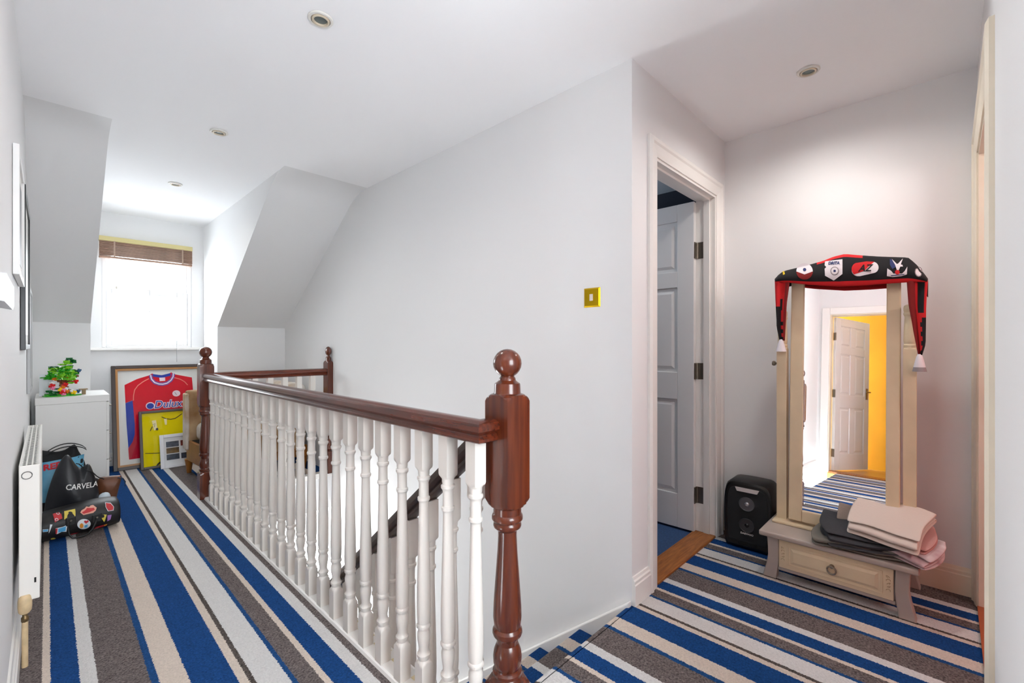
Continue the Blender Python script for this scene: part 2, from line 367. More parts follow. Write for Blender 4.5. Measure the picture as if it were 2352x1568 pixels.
# six panel doors
DOORW = mat('door_white_paint', 'd9d9d8', 0.42)
def panel_door(name, label, loc, rz, W=0.735, H=1.972, T=0.036, m_=DOORW, hinge_y=0.0, jamb=False):
    """leaf from the hinge (x=0) to x=W, front face y=0, back y=T"""
    d = thing(name, label, 'door', loc, rz, kind='structure')
    st, mid = 0.105, 0.10
    xs = [(0, st), (W / 2 - mid / 2, W / 2 + mid / 2), (W - st, W)]
    zr = [(0, .21), (.80, .97), (1.50, 1.60), (H - .105, H)]
    m = MB()
    m.box(0, st, 0, T, 0, H); m.box(W - st, W, 0, T, 0, H)
    for a, b in zr: m.box(st, W - st, 0, T, a, b)
    for (a, b), (c, e) in zip(zr, zr[1:]): m.box(xs[1][0], xs[1][1], 0, T, b, c)
    m.build('leaf', m_, d, bevel=.003)
    for (a, b), (c, e) in zip(zr, zr[1:]):
        for x0, x1 in ((st, xs[1][0]), (xs[1][1], W - st)):
            z0, z1 = b, c; p = MB(); q = .011; e1 = .035
            p.box(x0, x1, q, T - q, z0, z1)
            for yf, yb in ((q, q - .007), (T - q, T - q + .007)):
                A = [(x0 + .02, yf, z0 + .02), (x1 - .02, yf, z0 + .02), (x1 - .02, yf, z1 - .02), (x0 + .02, yf, z1 - .02)]
                B = [(x0 + .02 + e1 * .5, yb, z0 + .02 + e1 * .5), (x1 - .02 - e1 * .5, yb, z0 + .02 + e1 * .5), (x1 - .02 - e1 * .5, yb, z1 - .02 - e1 * .5), (x0 + .02 + e1 * .5, yb, z1 - .02 - e1 * .5)]
                p.add(A + B, [(0, 1, 5, 4), (1, 2, 6, 5), (2, 3, 7, 6), (3, 0, 4, 7), (4, 5, 6, 7)])
            recalc(p.build('panel', m_, d))
    for z in (.22, .98, 1.72):
        h = MB().box(-.004, .001, .002, T - .002, z - .05, z + .05)
        h.tube([(-.006, hinge_y, z - .05), (-.006, hinge_y, z + .05)], .0065, 10)
        for k in (-.034, 0, .034): h.box(-.0052, -.004, T * .4, T * .6, z + k - .005, z + k + .005)
        if jamb: h.box(-.050, -.010, -.0016, -.0002, z - .05, z + .05)
        hh = h.build('hinge', mat('steel_hinge', '8d8579', 0.35, 0.9), d)
    for s, yy in ((-1, 0), (1, T)):
        k = MB().box(W - .075, W - .035, min(yy, yy + s * .006), max(yy, yy + s * .006), .93, 1.08)
        k.tube([(W - .055, yy, 1.03), (W - .055, yy + s * .045, 1.03), (W - .065, yy + s * .05, 1.03), (W - .16, yy + s * .05, 1.03)], .009, 8)
        k.build('handle', CHROME, d, smooth=40)
    return d
# bedroom door: hinged on the right jamb, swung about 88 degrees into the bedroom
panel_door('door_1', 'white six panel bedroom door standing open on three steel hinges', (2.786, YD + .112, .012), R(91), H=2.018, hinge_y=-.001, jamb=True)
# passage door seen in the mirror: hinge at y=1.10, swung away into the yellow room
panel_door('door_2', 'white six panel door standing open, seen in the dressing mirror', (-1.722, 1.086, .012), R(180 + 22), hinge_y=.036)

# ------------------------------------------------------------------ window and blind
win = thing('window_1', 'white sash window glaring with daylight in the dormer', 'window', (0.7125, YW, WZ0), kind='structure'); off = (0.7125, YW, WZ0)
UP = mat('white_window_frame', 'ebebec', 0.35)
m = MB().box(WX0, WX0 + .03, YW + .01, YW + .15, WZ0, WZ1).box(WX1 - .03, WX1, YW + .01, YW + .15, WZ0, WZ1).box(WX0 + .03, WX1 - .03, YW + .01, YW + .15, WZ1 - .03, WZ1).box(WX0 + .03, WX1 - .03, YW + .01, YW + .15, WZ0, WZ0 + .02)
m.build('frame', UP, win, off=off, bevel=.004)
def sash(x0, x1, y0, y1, z0, z1, rb, rt):
    s = MB().box(x0, x0 + .042, y0, y1, z0, z1).box(x1 - .042, x1, y0, y1, z0, z1).box(x0 + .042, x1 - .042, y0, y1, z0, z0 + rb).box(x0 + .042, x1 - .042, y0, y1, z1 - rt, z1).build('sash', UP, win, off=off, bevel=.005)
    p = MB().box(x0 + .042, x1 - .042, (y0 + y1) / 2 - .003, (y0 + y1) / 2 + .003, z0 + rb, z1 - rt).build('pane', GLASS, s, off=off)
sash(WX0 + .03, WX1 - .03, YW + .075, YW + .115, 1.655, WZ1 - .03, .045, .045)
sash(WX0 + .03, WX1 - .03, YW + .03, YW + .07, WZ0 + .02, 1.70, .05, .05)
lk = MB().box(.69, .745, YW + .035, YW + .07, 1.70, 1.712).turned([(1.712, .014), (1.724, .012)], .705, YW + .05, 12).box(.70, .75, YW + .045, YW + .056, 1.716, 1.723)
lk.build('sash_lock', GLOSSW, win, off=off)
MB().box(.46, .475, YW + .04, YW + .055, 1.70, 1.725).build('sash_stop', CHROME, win, off=off)
struct('trim_8', MB().box(DX0 + .002, DX1 - .03, YW - .055, YW + .03, WZ0 - .028, WZ0), GLOSSW, 'white window sill under the dormer sash window', 'window sill', bevel=.006)
win2 = thing('added_window', 'unseen white casement window added behind the camera to light the landing', 'window', (.375, -1.33, .65), kind='structure')  # unseen; added and sized to bring daylight from behind the camera
MB().box(-.575, -.525, -.03, .03, 0, 1.6).box(.525, .575, -.03, .03, 0, 1.6).box(-.525, .525, -.03, .03, 0, .05).box(-.525, .525, -.03, .03, 1.55, 1.6).box(-.025, .025, -.03, .03, .05, 1.55).build('frame', UP, win2, bevel=.004)
for x0 in (-.525, .025): MB().box(x0, x0 + .50, -.003, .003, .05, 1.55).build('pane', GLASS, win2)
bl = thing('roller_blind', 'brown slatted blind rolled up under a yellow headrail at the window', 'blind', (0.70, 5.70, 2.0)); off = (0.70, 5.70, 2.0)
MB().box(.335, 1.062, 5.69, 5.745, 2.135, 2.18).build('headrail', mat('pale_yellow_headrail', 'cdbf86', 0.5), bl, off=off, bevel=.004)
sl = mat('brown_slat', '9c7a66', 0.6, var=0.3, vscale=12, stretch=(1, 1, 6))
SLAT = None
for k in range(10):
    z = 2.128 - k * .0135
    o = MB().box(-.36, .36, -.022, .022, -.005, .005).build('slat', sl, bl, bevel=.002) if SLAT is None else inst(SLAT, bl)
    SLAT = SLAT or o; o.location = (0, .012 - (k % 2) * .003, z - 2.0)
for x in (.44, .97):
    MB().box(x, x + .012, 5.686, 5.689, 1.99, 2.14).build('ladder_tape', mat('blind_tape', 'a58c7c', 0.8), bl, off=off)
MB().box(.338, 1.058, 5.685, 5.738, 1.975, 1.994).build('bottom_rail', sl, bl, off=off, bevel=.004)
m = MB().tube([(.93, 5.70, 2.0), (.93, 5.698, 1.6), (.928, 5.697, 1.15), (.927, 5.69, .98)], .0022, 6)
m.build('pull_cord', mat('cord_grey', 'b5b5b8', 0.7), bl, off=off)
MB().tube([(.71, 5.70, 2.0), (.71, 5.70, 1.5)], .002, 6).turned([(1.48, .006), (1.50, .003)], .71, 5.70, 8).build('tilt_cord', mat('cord_grey', 'b5b5b8', 0.7), bl, off=off)

# ------------------------------------------------------------------ recessed ceiling downlights
def downlight(x, y, label, watts):
    d = thing('ceiling_downlight', label, 'downlight', (x, y, ZC), group='recessed ceiling downlights')
    ring = MB().turned([(-.0005, .046), (-.004, .0465), (-.007, .044), (-.0075, .036), (-.003, .0345), (.0, .034)], n=32)
    ring.f = ring.f[:-2]; ring.m = ring.m[:-2]
    ring.build('bezel', mat('white_bezel', 'd9d6cf', 0.4), d, smooth=40)
    inner = MB().turned([(-.003, .0335), (-.010, .032), (-.0105, .026), (-.004, .0245)], n=32); inner.f = inner.f[:-2]; inner.m = inner.m[:-2]
    inner.build('tilt_ring', mat('cream_ring', 'cdbfa8', 0.4), d, smooth=40)
    MB().turned([(-.004, .0248), (-.0028, .012), (-.0025, .001)], n=24).build('bulb', mat('grey_bulb_glass', '66706e', 0.15), d, smooth=40)
    l = lamp('downlight_glow', 'SPOT', (0, 0, -.03), watts, WARM, .04, spot=165); l.parent = d
    return d
downlight(.741, 1.754, 'round white recessed downlight in the ceiling nearest the camera', LANDING_W)
downlight(.712, 3.119, 'round white recessed downlight above the far newel post', LANDING_W)
downlight(.702, 4.366, 'small round downlight in the dormer ceiling near the window', LANDING_W * .4)
downlight(-.75, .45, 'round recessed downlight added to the passage ceiling to brighten the mirror side', 4)  # invented fitting, added to lift the surfaces around the mirror
downlight(2.45, .466, 'round white recessed downlight above the dressing mirror', LANDING_W2)

# ------------------------------------------------------------------ staircase
st = thing('staircase', 'carpeted flight of stairs going down beside the white wall', 'stairs', (0, 0, 0))
def step_mesh():
    r = .017; p = []
    for k in range(9):
        a = R(90 - k * 180 / 8); p.append((r * math.cos(a) * 1.0 + .008, -r + r * math.sin(a)))
    return p
nose = step_mesh()
# local: y=0 is the riser line; the tread runs back to y=-GO
tp = [(-GO + .002, 0)] + nose + [(0, -2 * .017), (0, -RISE), (-GO + .002, -RISE)]
S0 = recalc(MB().prism(tp, .965, 1.771, 'x').build('step', CARPET, st, smooth=40))
S0.location = (0, 1.0 + GO, -RISE)
for k in range(2, 13):
    inst(S0, st, (0, 1.0 + k * GO, -k * RISE))
recalc(MB().prism([(-.003, 0)] + nose + [(0, -.034), (0, -RISE), (-.003, -RISE)], .895, 1.80, 'x').build('landing_nosing', CARPET, st, smooth=40)).location = (0, 1.0, 0)
SL = RISE / GO
def stringer(x0, x1, up, dn, y0=1.0):
    y1 = 1.0 + 13 * GO
    return [(y0, up - (y0 - 1) * SL), (y1, up - (y1 - 1) * SL), (y1, -dn - (y1 - 1) * SL), (y0, -dn - (y0 - 1) * SL)]
recalc(MB().prism(stringer(0, 0, .03, .34, YD), 1.770, XS - .0005, 'x').build('wall_string', GLOSSW, st, bevel=.006))
recalc(MB().prism(stringer(0, 0, .045, .34, 1.0), .905, .963, 'x').build('outer_string', GLOSSW, st, bevel=.006))

# ------------------------------------------------------------------ balustrades
RAILB, RAILT = .882, .944
def rail_prof():
    w = .031
    p = [(-.020, 0), (.020, 0), (.026, .004), (.0265, .012), (.021, .017), (.019, .022), (.024, .027), (w, .034), (w, .046), (.027, .055), (.016, .061), (0, .063)]
    return p + [(-a, b) for a, b in p[::-1][1:-1] if a > 0] + []
RP = rail_prof()
def bal_rows(h0, h1):
    """turned baluster between h0 and h1 with square blocks at the ends"""
    a, b = .026, .0205
    rows = [(h0, .04), (.120, .04), (.128, .0285), (.136, .022), (.142, .0175), (.148, .0195), (.154, .0225), (.160, .0225), (.166, .0175), (.175, .0155), (.19, .0175),
            (.207, .0205), (.225, .021), (.235, .018), (.241, .0185), (.246, .0235), (.254, .0235), (.259, .0195), (.263, .0205), (.29, .0222), (.33, .0224), (.40, .0212), (.50, .0185),
            (.60, .0160), (.645, .0152), (.650, .0165), (.654, .020), (.662, .020), (.666, .0165), (.68, .0160), (.71, .0160), (.716, .018), (.721, .0215), (.728, .0215), (.732, .017), (.738, .0185), (.748, .0185), (.752, .021), (.758, .0275), (.764, .033), (.772, .04), (h1, .04)]
    return rows
BALME = MB().turned(bal_rows(.014, RAILB + .012), n=16, half=.0205)
def newel_rows():
    rows = []
    c, r = 1.0985, .0415
    for k in range(11):
        a = R(90 - k * 15.2); rows.append((c + r * math.sin(a), max(r * math.cos(a), .0005)))
    rows += [(1.056, .0235), (1.050, .0245), (1.045, .030), (1.041, .0365), (1.038, .0375), (1.015, .0385), (1.0125, .0395), (1.009, .049), (1.004, .056), (.998, .061), (.990, .066), (.71, .066), (.702, .060), (.696, .055), (.690, .048), (.686, .0405),
             (.668, .0405), (.665, .0430), (.660, .0450), (.652, .0450), (.647, .042), (.645, .0375), (.641, .040), (.634, .0410), (.628, .039), (.624, .034), (.618, .0275), (.605, .027), (.56, .029), (.50, .0335), (.44, .038), (.40, .0405), (.37, .0415), (.35, .039), (.342, .037), (.339, .0385), (.334, .0425), (.326, .0435), (.319, .041), (.315, .035), (.305, .031), (.295, .0305), (.288, .034), (.275, .039), (.258, .0415), (.24, .0405), (.226, .036), (.222, .037), (.217, .0425), (.209, .0425), (.204, .037), (.20, .039), (.195, .05), (.188, .058), (.18, .066), (0, .066)]
    return rows
NEWME = MB().turned(newel_rows(), n=32, half=.0455)
BX = .845; NX, NY = .925, .915; FNX, FNY = .836, 4.04
lb = thing('landing_balustrade', 'long landing balustrade of ivory turned spindles under a mahogany handrail', 'balustrade', (BX, 2.4, 0)); off = (BX, 2.4, 0)
NEW = NEWME.build('newel_post', WOOD, lb, smooth=28); NEW.location = (NX - off[0], NY - off[1], 0)
NEW['label'] = 'tall turned mahogany newel post with ball top'
recalc(NEW)
n2 = inst(NEW, lb, (FNX - off[0], FNY - off[1], 0)); n2['label'] = 'turned mahogany newel post with ball top at the far corner'
yc = .932
fr = [((NX - .03, yc, RAILB), (0, -1, 0), (0, 0, 1)), ((BX - .012, yc, RAILB), (-1, -1, 0), (0, 0, 1)), ((BX - .012, FNY - .03, RAILB), (-1, 0, 0), (0, 0, 1))]
m = MB().sweep(RP, fr); recalc(m.build('handrail', WOODY, lb, smooth=35, off=off))
BAL = recalc(BALME.build('baluster', BALW, lb, smooth=30)); BAL.location = (0, .962 - off[1], 0)
k = 1
while .962 + k * .1265 < FNY - .09:
    inst(BAL, lb, (0, .962 + k * .1265 - off[1], 0)); k += 1
prof = [(-.036, -.03), (-.040, 0), (-.036, .010), (-.030, .014), (.032, .014), (.045, .010), (.05, 0), (.05, -.25), (.036, -.25), (.036, -.03)]
m = MB().sweep([(-.036, -.03), (-.040, 0), (-.036, .010), (-.030, .014), (.040, .014), (.049, .010), (.052, 0), (.052, -.03)], [((BX + .012, .875, 0), (1, 0, 0), (0, 0, 1)), ((BX + .012, FNY - .04, 0), (1, 0, 0), (0, 0, 1))])
recalc(m.build('base_rail', GLOSSW, lb, off=off))
m = MB().box(.882, .905, .96, FNY, -.31, -.03); m.build('apron', GLOSSW, lb, off=off)
FIL = MB().box(.021, .048, .0215, .105, .012, .0165).build('spacer_fillet', mat('bare_fillet', 'd8c9a2', 0.5), lb)
FIL.location = (0, .962 - off[1], 0)
for i in range(1, 23): inst(FIL, lb, (0, .962 + i * .1265 - off[1], 0))

fb = thing('end_balustrade', 'short mahogany railed balustrade across the far end of the stairwell', 'balustrade', (1.33, FNY, 0)); off = (1.33, FNY, 0)
recalc(MB().sweep(RP, [((FNX + .03, FNY, RAILB), (0, -1, 0), (0, 0, 1)), ((XS - .03, FNY, RAILB), (0, -1, 0), (0, 0, 1))]).build('handrail', WOODX, fb, smooth=35, off=off))
hn = inst(NEW, fb, (XS - .0255 - off[0], 0, 0)); hn.scale = (.55, 1, 1); hn['label'] = 'slim mahogany half newel fixed to the stairwell wall'
for k in range(7): inst(BAL, fb, (FNX + .105 + k * .115 - off[0], 0, 0))
MB().box(FNX + .045, XS, FNY - .035, FNY + .04, -.03, .014).build('base_rail', GLOSSW, fb, off=off, bevel=.006)

sb = thing('stair_balustrade', 'sloping dark handrail with ivory spindles following the stairs down', 'balustrade', (.93, 1.0, 0)); off = (.93, 1.0, 0)
dirn = Vector((0, 1, -SL)).normalized(); upv = Vector((0, SL, 1)).normalized()
y0, y1 = NY + .03, 4.1; zr0 = .85
recalc(MB().sweep(RP, [((.934, y0, zr0 - (y0 - 1) * SL), (-1, 0, 0), upv), ((.934, y1, zr0 - (y1 - 1) * SL), (-1, 0, 0), upv)]).build('handrail', DKWOOD, sb, smooth=35, off=off))
for k in range(25):
    y = 1.06 + k * .122; o = inst(BAL, sb, (0.004, y - 1.0, -(y - 1) * SL - .035))

# ------------------------------------------------------------------ brass light switch
sw = thing('light_switch', 'polished brass single light switch on the stairwell wall', 'light switch', (XS, 1.215, 1.377))
f = MB(); h = .046
f.add([(0, -h, -h), (0, h, -h), (0, h, h), (0, -h, h), (-.006, -h + .007, -h + .007), (-.006, h - .007, -h + .007), (-.006, h - .007, h - .007), (-.006, -h + .007, h - .007)],
      [(0, 1, 5, 4), (1, 2, 6, 5), (2, 3, 7, 6), (3, 0, 4, 7), (4, 5, 6, 7)])
recalc(f.build('plate', BRASS, sw))
MB().box(-.010, -.005, -.009, .009, -.016, .016).build('rocker', mat('white_rocker', 'd8cfc4', 0.4), sw, bevel=.002)
for y in (-.03, .03): MB().tube([(-.005, y, 0), (-.0075, y, 0)], .004, 10).build('screw', BRASS, sw)

# ------------------------------------------------------------------ radiator
rd = thing('radiator', 'white panel radiator with slotted top grille on the left wall', 'radiator', (-.045, 2.96, .22)); off = (-.045, 2.96, .22)
Y0, Y1, Z0, Z1, XA, XB = 2.37, 3.55, .235, .72, -.07, -.018
RADW = mat('radiator_enamel', 'e6e4de', 0.35)
m = MB().box(XB - .012, XB - .004, Y0 + .008, Y1 - .008, Z0 + .005, Z1 - .012).box(XA, XA + .008, Y0 + .008, Y1 - .008, Z0 + .005, Z1 - .012)
m.build('panel', RADW, rd, off=off, bevel=.003)
RIB = MB().box(XB - .004, XB, Y0 + .035, Y0 + .052, Z0 + .03, Z1 - .035).build('convector_rib', RADW, rd, off=off, bevel=.002)
for i in range(1, 34): inst(RIB, rd, (0, i * .0333, 0))
for y, s in ((Y0, 1), (Y1, -1)): MB().box(XA, XB, min(y, y + s * .006), max(y, y + s * .006), Z0, Z1).build('end_panel', RADW, rd, off=off, bevel=.003)
m = MB()
nb = 40; st_ = (Y1 - Y0 - .012) / nb; xs = [XA, XA + .006, XA + .0165, XA + .0205, XA + .031, XA + .035, XA + .0455, XB]
for j in range(0, 7, 2): m.box(xs[j], xs[j + 1], Y0 + .006, Y1 - .006, Z1 - .0015, Z1)
for i in range(nb + 1): m.box(XA, XB, Y0 + .006 + i * st_ - .003, Y0 + .006 + i * st_ + .003, Z1 - .0014, Z1 - .0001)
m.build('top_grille', RADW, rd, off=off)
MB().box(XA + .009, XB - .013, Y0 + .01, Y1 - .01, Z1 - .06, Z1 - .012).build('slot_shade', mat('painted_slot_shade', '4a4946', 0.8), rd, off=off)  # dark block added inside so the grille slots look shaded
MB().tube([(XA + .02 + .013 * math.cos(t * .3), Y0 - .0015, Z1 - .035 + .013 * math.sin(t * .3)) for t in range(21)], .0016, 6, closed=True).build('blanking_ring', mat('grey_mark', '6f6e6b', 0.5), rd, off=off)
MB().box(XB - .014, XB - .009, Y0 - .001, Y0 + .002, Z0 + .06, Z0 + .078).build('bleed_slot', BLACK, rd, off=off)
TAPE = mat('aged_cream_plastic', 'd8bf96', 0.45, var=0.2, vscale=40)
m = MB().turned([(.192, .012), (.20, .017), (.215, .0185), (.235, .0185), (.252, .016), (.258, .012)], -.055, Y0 + .005, 14).build('valve_head', TAPE, rd, smooth=40, off=off)
MB().turned([(.16, .008), (.165, .010), (.178, .010), (.182, .007), (.192, .007)], -.055, Y0 + .005, 8).build('valve_nut', mat('old_brass_nut', '7a6748', 0.4, 0.8), rd, smooth=40, off=off)
MB().tube([(-.055, Y0 + .005, .165), (-.055, Y0 + .005, 0.0)], .0085, 12).build('pipe', TAPE, rd, smooth=40, off=off)
MB().turned([(.16, .008), (.20, .013), (.235, .013)], -.055, Y1 - .02, 12).tube([(-.055, Y1 - .02, .165), (-.055, Y1 - .02, 0)], .0085, 10).build('tail_valve', TAPE, rd, smooth=40, off=off)

# ------------------------------------------------------------------ framed pictures on the left wall
def wall_picture(label, y0, y1, z0, z1, t, fw, mf, mi, matw=.05):
    p = thing('picture_frame', label, 'picture', (XL, (y0 + y1) / 2, z0), group='framed pictures on the left wall'); off = (XL, (y0 + y1) / 2, z0)
    a, b = XL + .001, XL + t
    MB().box(a, b, y0, y0 + fw, z0, z1).box(a, b, y1 - fw, y1, z0, z1).box(a, b, y0 + fw, y1 - fw, z0, z0 + fw).box(a, b, y0 + fw, y1 - fw, z1 - fw, z1).build('frame', mf, p, off=off, bevel=.002)
    MB().box(a, b - .008, y0 + fw, y1 - fw, z0 + fw, z1 - fw).build('mount', mat('picture_mount', 'e6e4df', 0.7), p, off=off)
    MB().box(b - .008, b - .0072, y0 + fw + matw, y1 - fw - matw, z0 + fw + matw, z1 - fw - matw).build('print', mi, p, off=off)
    MB().box(b - .005, b - .003, y0 + fw, y1 - fw, z0 + fw, z1 - fw).build('glazing', PGLASS, p, off=off)
GREYP = mat('grey_print', '8a8d92', 0.5, var=0.5, vscale=9); DARKF = mat('black_frame', '17181b', 0.35); WHF = mat('white_frame', 'e3e3e2', 0.4); GYF = mat('silver_frame', 'a9abac', 0.35)
tag(MB().prism([(XL + .001, 1.238), (XL + .03, 1.232), (XL + .032, 1.242), (XL + .032, 1.285), (XL + .001, 1.285)], 1.26, 1.56, 'y').build('wall_ledge', mat('pale_grey_ledge', 'b9bbbe', 0.4)), 'pale grey wall ledge cut off by the left edge of the photo', 'shelf')
wall_picture('slim white framed picture above the black edged one', 2.35, 2.85, 1.40, 1.86, .018, .02, WHF, GREYP)
wall_picture('large black sided picture frame on the left wall', 3.0, 3.75, 1.13, 1.88, .018, .025, DARKF, mat('pale_print', 'd9d8d2', 0.4, var=0.2, vscale=6))
wall_picture('grey framed picture hanging lowest, nearest the white cabinet', 3.95, 4.5, .86, 1.50, .016, .02, GYF, GREYP)

# ------------------------------------------------------------------ white cabinet
cb = thing('cabinet', 'plain white cabinet with thick top standing below the sloping wall', 'cabinet', (.13, 4.87, 0)); off = (.13, 4.87, 0)
CABW = mat('white_laminate', 'dcdbd8', 0.4)
cx0, cx1, cy0, cy1, ch = -.06, .335, 4.62, 5.13, .775
MB().box(cx0, cx1, cy0, cy1, ch - .05, ch).build('top', CABW, cb, off=off, bevel=.003)
MB().box(cx0 + .003, cx1 - .018, cy0 + .003, cy1, 0, ch - .05).build('body', CABW, cb, off=off, bevel=.002)
for k in range(3):
    z0 = .06 + k * .222
    d = MB().box(cx1 - .018, cx1 - .002, cy0 + .008, cy1 - .004, z0, z0 + .216).build('drawer', CABW, cb, off=off, bevel=.002)
    MB().tube([(cx1 - .002, 4.80, z0 + .17), (cx1 + .02, 4.80, z0 + .17), (cx1 + .02, 4.95, z0 + .17), (cx1 - .002, 4.95, z0 + .17)], .005, 8).build('handle', CHROME, d, off=off)

# toy brick tree on the cabinet
tr = thing('toy_brick_tree', 'toy brick tree with green leaves and bright flowers on the cabinet', 'toy', (.080, 4.74, ch))
G1, G2, G3 = mat('toy_green', '2f9e1c', 0.25), mat('toy_lime', '7cc32a', 0.25), mat('toy_dark_green', '12612a', 0.25)
BR, RE, YE, OR, PK, WT, BU = mat('toy_brown', '7a4218', 0.3), mat('toy_red', 'd0151a', 0.25), mat('toy_yellow', 'f0c419', 0.25), mat('toy_orange', 'd8741c', 0.25), mat('toy_pink', 'e77fa8', 0.3), mat('toy_white', 'e8e8e6', 0.3), mat('toy_blue', '1f4f78', 0.3)
def rbox(m, c, s, rz=0, tilt=0, mi=0):
    M = Matrix.Translation(c) @ Matrix.Rotation(rz, 4, 'Z') @ Matrix.Rotation(tilt, 4, 'X')
    vs = [tuple(M @ Vector((x * s[0] / 2, y * s[1] / 2, z * s[2] / 2))) for z in (-1, 1) for y in (-1, 1) for x in (-1, 1)]
    m.add(vs, [(0, 2, 3, 1), (4, 5, 7, 6), (0, 1, 5, 4), (2, 6, 7, 3), (0, 4, 6, 2), (1, 3, 7, 5)], mi)
m = MB(); m.prism(ell(0, 0, .105, .07, 16), 0, .008, 'z')
for i in range(26): rbox(m, (rnd.uniform(-.09, .08), rnd.uniform(-.05, .05), .012), (.016, .016, .012), rnd.random() * 3)
m.build('base_plate', G1, tr)
m = MB()
for i in range(13): rbox(m, (.01 * math.sin(i * .8) + .012, .008 * math.cos(i), .014 + i * .0125), (.040 - i * .0012, .036 - i * .001, .0125), i * .5)
for s_, n_ in ((-1, 6), (1, 5)):
    for i in range(n_): rbox(m, (.012 + s_ * (.016 + i * .012), .004 * i, .10 + i * .011), (.02, .018, .013), .4 * s_, .3)
for i in range(4): rbox(m, (-.035 + i * .024, -.03 + .004 * i, .013), (.028, .02, .014), i)
m.build('trunk', BR, tr)
def leafset(name, mt, centres, n, sp):
    m = MB()
    for cx, cy, cz in centres:
        for i in range(n):
            a = rnd.random() * 6.28; c = (cx * .8 + rnd.gauss(0, sp * .8), cy + rnd.gauss(0, sp * .8), cz + rnd.gauss(0, sp)); ti = rnd.uniform(-1.3, 1.3)
            for q in range(3):
                rbox(m, (c[0] + .009 * math.cos(a + q * 2.1), c[1] + .009 * math.sin(a + q * 2.1), c[2]), (.021, .016, .006), a + q * 2.1, ti)
    o = m.build(name, mt, tr); o['kind'] = 'stuff'; return o
leafset('leaf_cluster', G1, [(-.055, 0, .16), (-.02, -.02, .18), (.035, -.01, .20), (.06, 0, .155), (-.075, .0, .135), (.03, -.03, .16), (-.03, -.03, .15)], 11, .015)
leafset('leaf_cluster', G2, [(-.05, -.025, .185), (.025, -.03, .22), (.055, -.03, .16), (-.01, -.045, .14), (.05, -.03, .125)], 8, .013)
leafset('leaf_cluster', G3, [(.04, 0, .245), (.062, 0, .262), (.075, .02, .18), (-.06, -.03, .03), (-.06, -.01, .20)], 7, .010)
def flower(mt, pts, s=.014):
    m = MB()
    for p in pts:
        for q in range(4):
            a = q * 1.57 + .4; rbox(m, (p[0] + s * .6 * math.cos(a), p[1], p[2] + s * .6 * math.sin(a)), (s, s * .6, s), a)
    m.build('flower', mt, tr)['kind'] = 'stuff'
flower(RE, [(.012, -.045, .085), (.068, -.03, .105), (-.055, -.04, .08), (.0, -.055, .03)], .016)
flower(OR, [(.0, -.05, .065), (.02, -.05, .035), (.02, -.03, .14), (-.04, -.03, .13)])
flower(YE, [(.06, -.05, .025), (-.01, -.05, .05), (-.015, -.04, .155)])
flower(PK, [(.005, -.055, .045), (.005, -.06, .012), (-.05, -.045, .062)], .012)
flower(WT, [(.02, -.05, .055), (-.055, -.03, .1), (.05, -.05, .04), (-.025, -.03, .17)], .011)
flower(BU, [(.082, -.04, .03), (-.045, -.02, .15), (.09, .01, .185)], .012)
m = MB(); rbox(m, (.115, -.01, .02), (.02, .012, .035), .3); rbox(m, (.112, -.012, .043), (.05, .012, .008), .3, .2)
m.build('bird', mat('toy_tan', '8c7657', 0.4), tr)
tag(MB().box(-.04, .03, 4.80, 4.806, ch, ch + .16).build('greeting_card', mat('white_card', 'd6d8de', 0.6)), 'plain pale card standing behind the toy brick tree', 'card')


# ------------------------------------------------------------------ survey helper: where a sight line of the measured photo meets a real plane of the place
FW = Vector((math.sin(YAW), math.cos(YAW), 0)); RT = Vector((math.cos(YAW), -math.sin(YAW), 0))
def sight(u, v, X=None, Y=None, Z=None):
    d = FW * FPX + RT * (u - 1176) + Vector((0, 0, -(v - 793))); o = Vector((0, 0, CAM_Z))
    t = X / d.x if X is not None else (Y / d.y if Y is not None else (Z - CAM_Z) / d.z)
    return o + d * t
def lerp(tab, x):
    for (a, b), (c, e) in zip(tab, tab[1:]):
        if x <= c: return b + (e - b) * max(0, (x - a)) / (c - a)
    return tab[-1][1]
def pillow(outline, df, db, rings=(1, .97, .9, .78, .6, .38, .16), centre=None, wr=0.0, seed=1):
    """inflated flat bag: outline in (x, z), front towards -y"""
    r = random.Random(seed); n = len(outline)
    cx, cz = centre or (sum(p[0] for p in outline) / n, sum(p[1] for p in outline) / n)
    ph = [(r.uniform(10, 40), r.uniform(10, 40), r.uniform(0, 6)) for _ in range(4)]
    def nz(x, z): return sum(math.sin(a * x + b * z + c) for a, b, c in ph) / 4 * wr
    m = MB()
    for sgn, D in ((-1, df), (1, db)):
        vs = []
        for s in rings:
            for x, z in outline:
                X, Z = cx + (x - cx) * s, cz + (z - cz) * s; vs.append((X, sgn * D * math.sqrt(max(0, 1 - s ** 2.2)) + (nz(X, Z) if s < .99 else 0), Z))
        vs.append((cx, sgn * D + nz(cx, cz), cz)); fs = []
        for k in range(len(rings) - 1):
            for i in range(n): fs.append((k * n + i, k * n + (i + 1) % n, (k + 1) * n + (i + 1) % n, (k + 1) * n + i))
        k = len(rings) - 1
        for i in range(n): fs.append((k * n + i, k * n + (i + 1) % n, len(vs) - 1))
        m.add(vs, fs)
    def depth(x, z):   # front surface y at (x, z)
        dx, dz = x - cx, z - cz; L = math.hypot(dx, dz)
        if L < 1e-6: return -df
        best = 1e9
        for i in range(n):
            (ax, az), (bx, bz) = outline[i], outline[(i + 1) % n]
            ax, az, bx, bz = ax - cx, az - cz, bx - cx, bz - cz
            den = dx * (bz - az) - dz * (bx - ax)
            if abs(den) < 1e-12: continue
            t = (ax * (bz - az) - az * (bx - ax)) / den; q = (ax * dz - az * dx) / den
            if t > 0 and -1e-6 <= q <= 1 + 1e-6: best = min(best, t)
        s = min(1, 1 / best)
        return -df * math.sqrt(max(0, 1 - s ** 2.2)) + nz(x, z)
    return m, depth
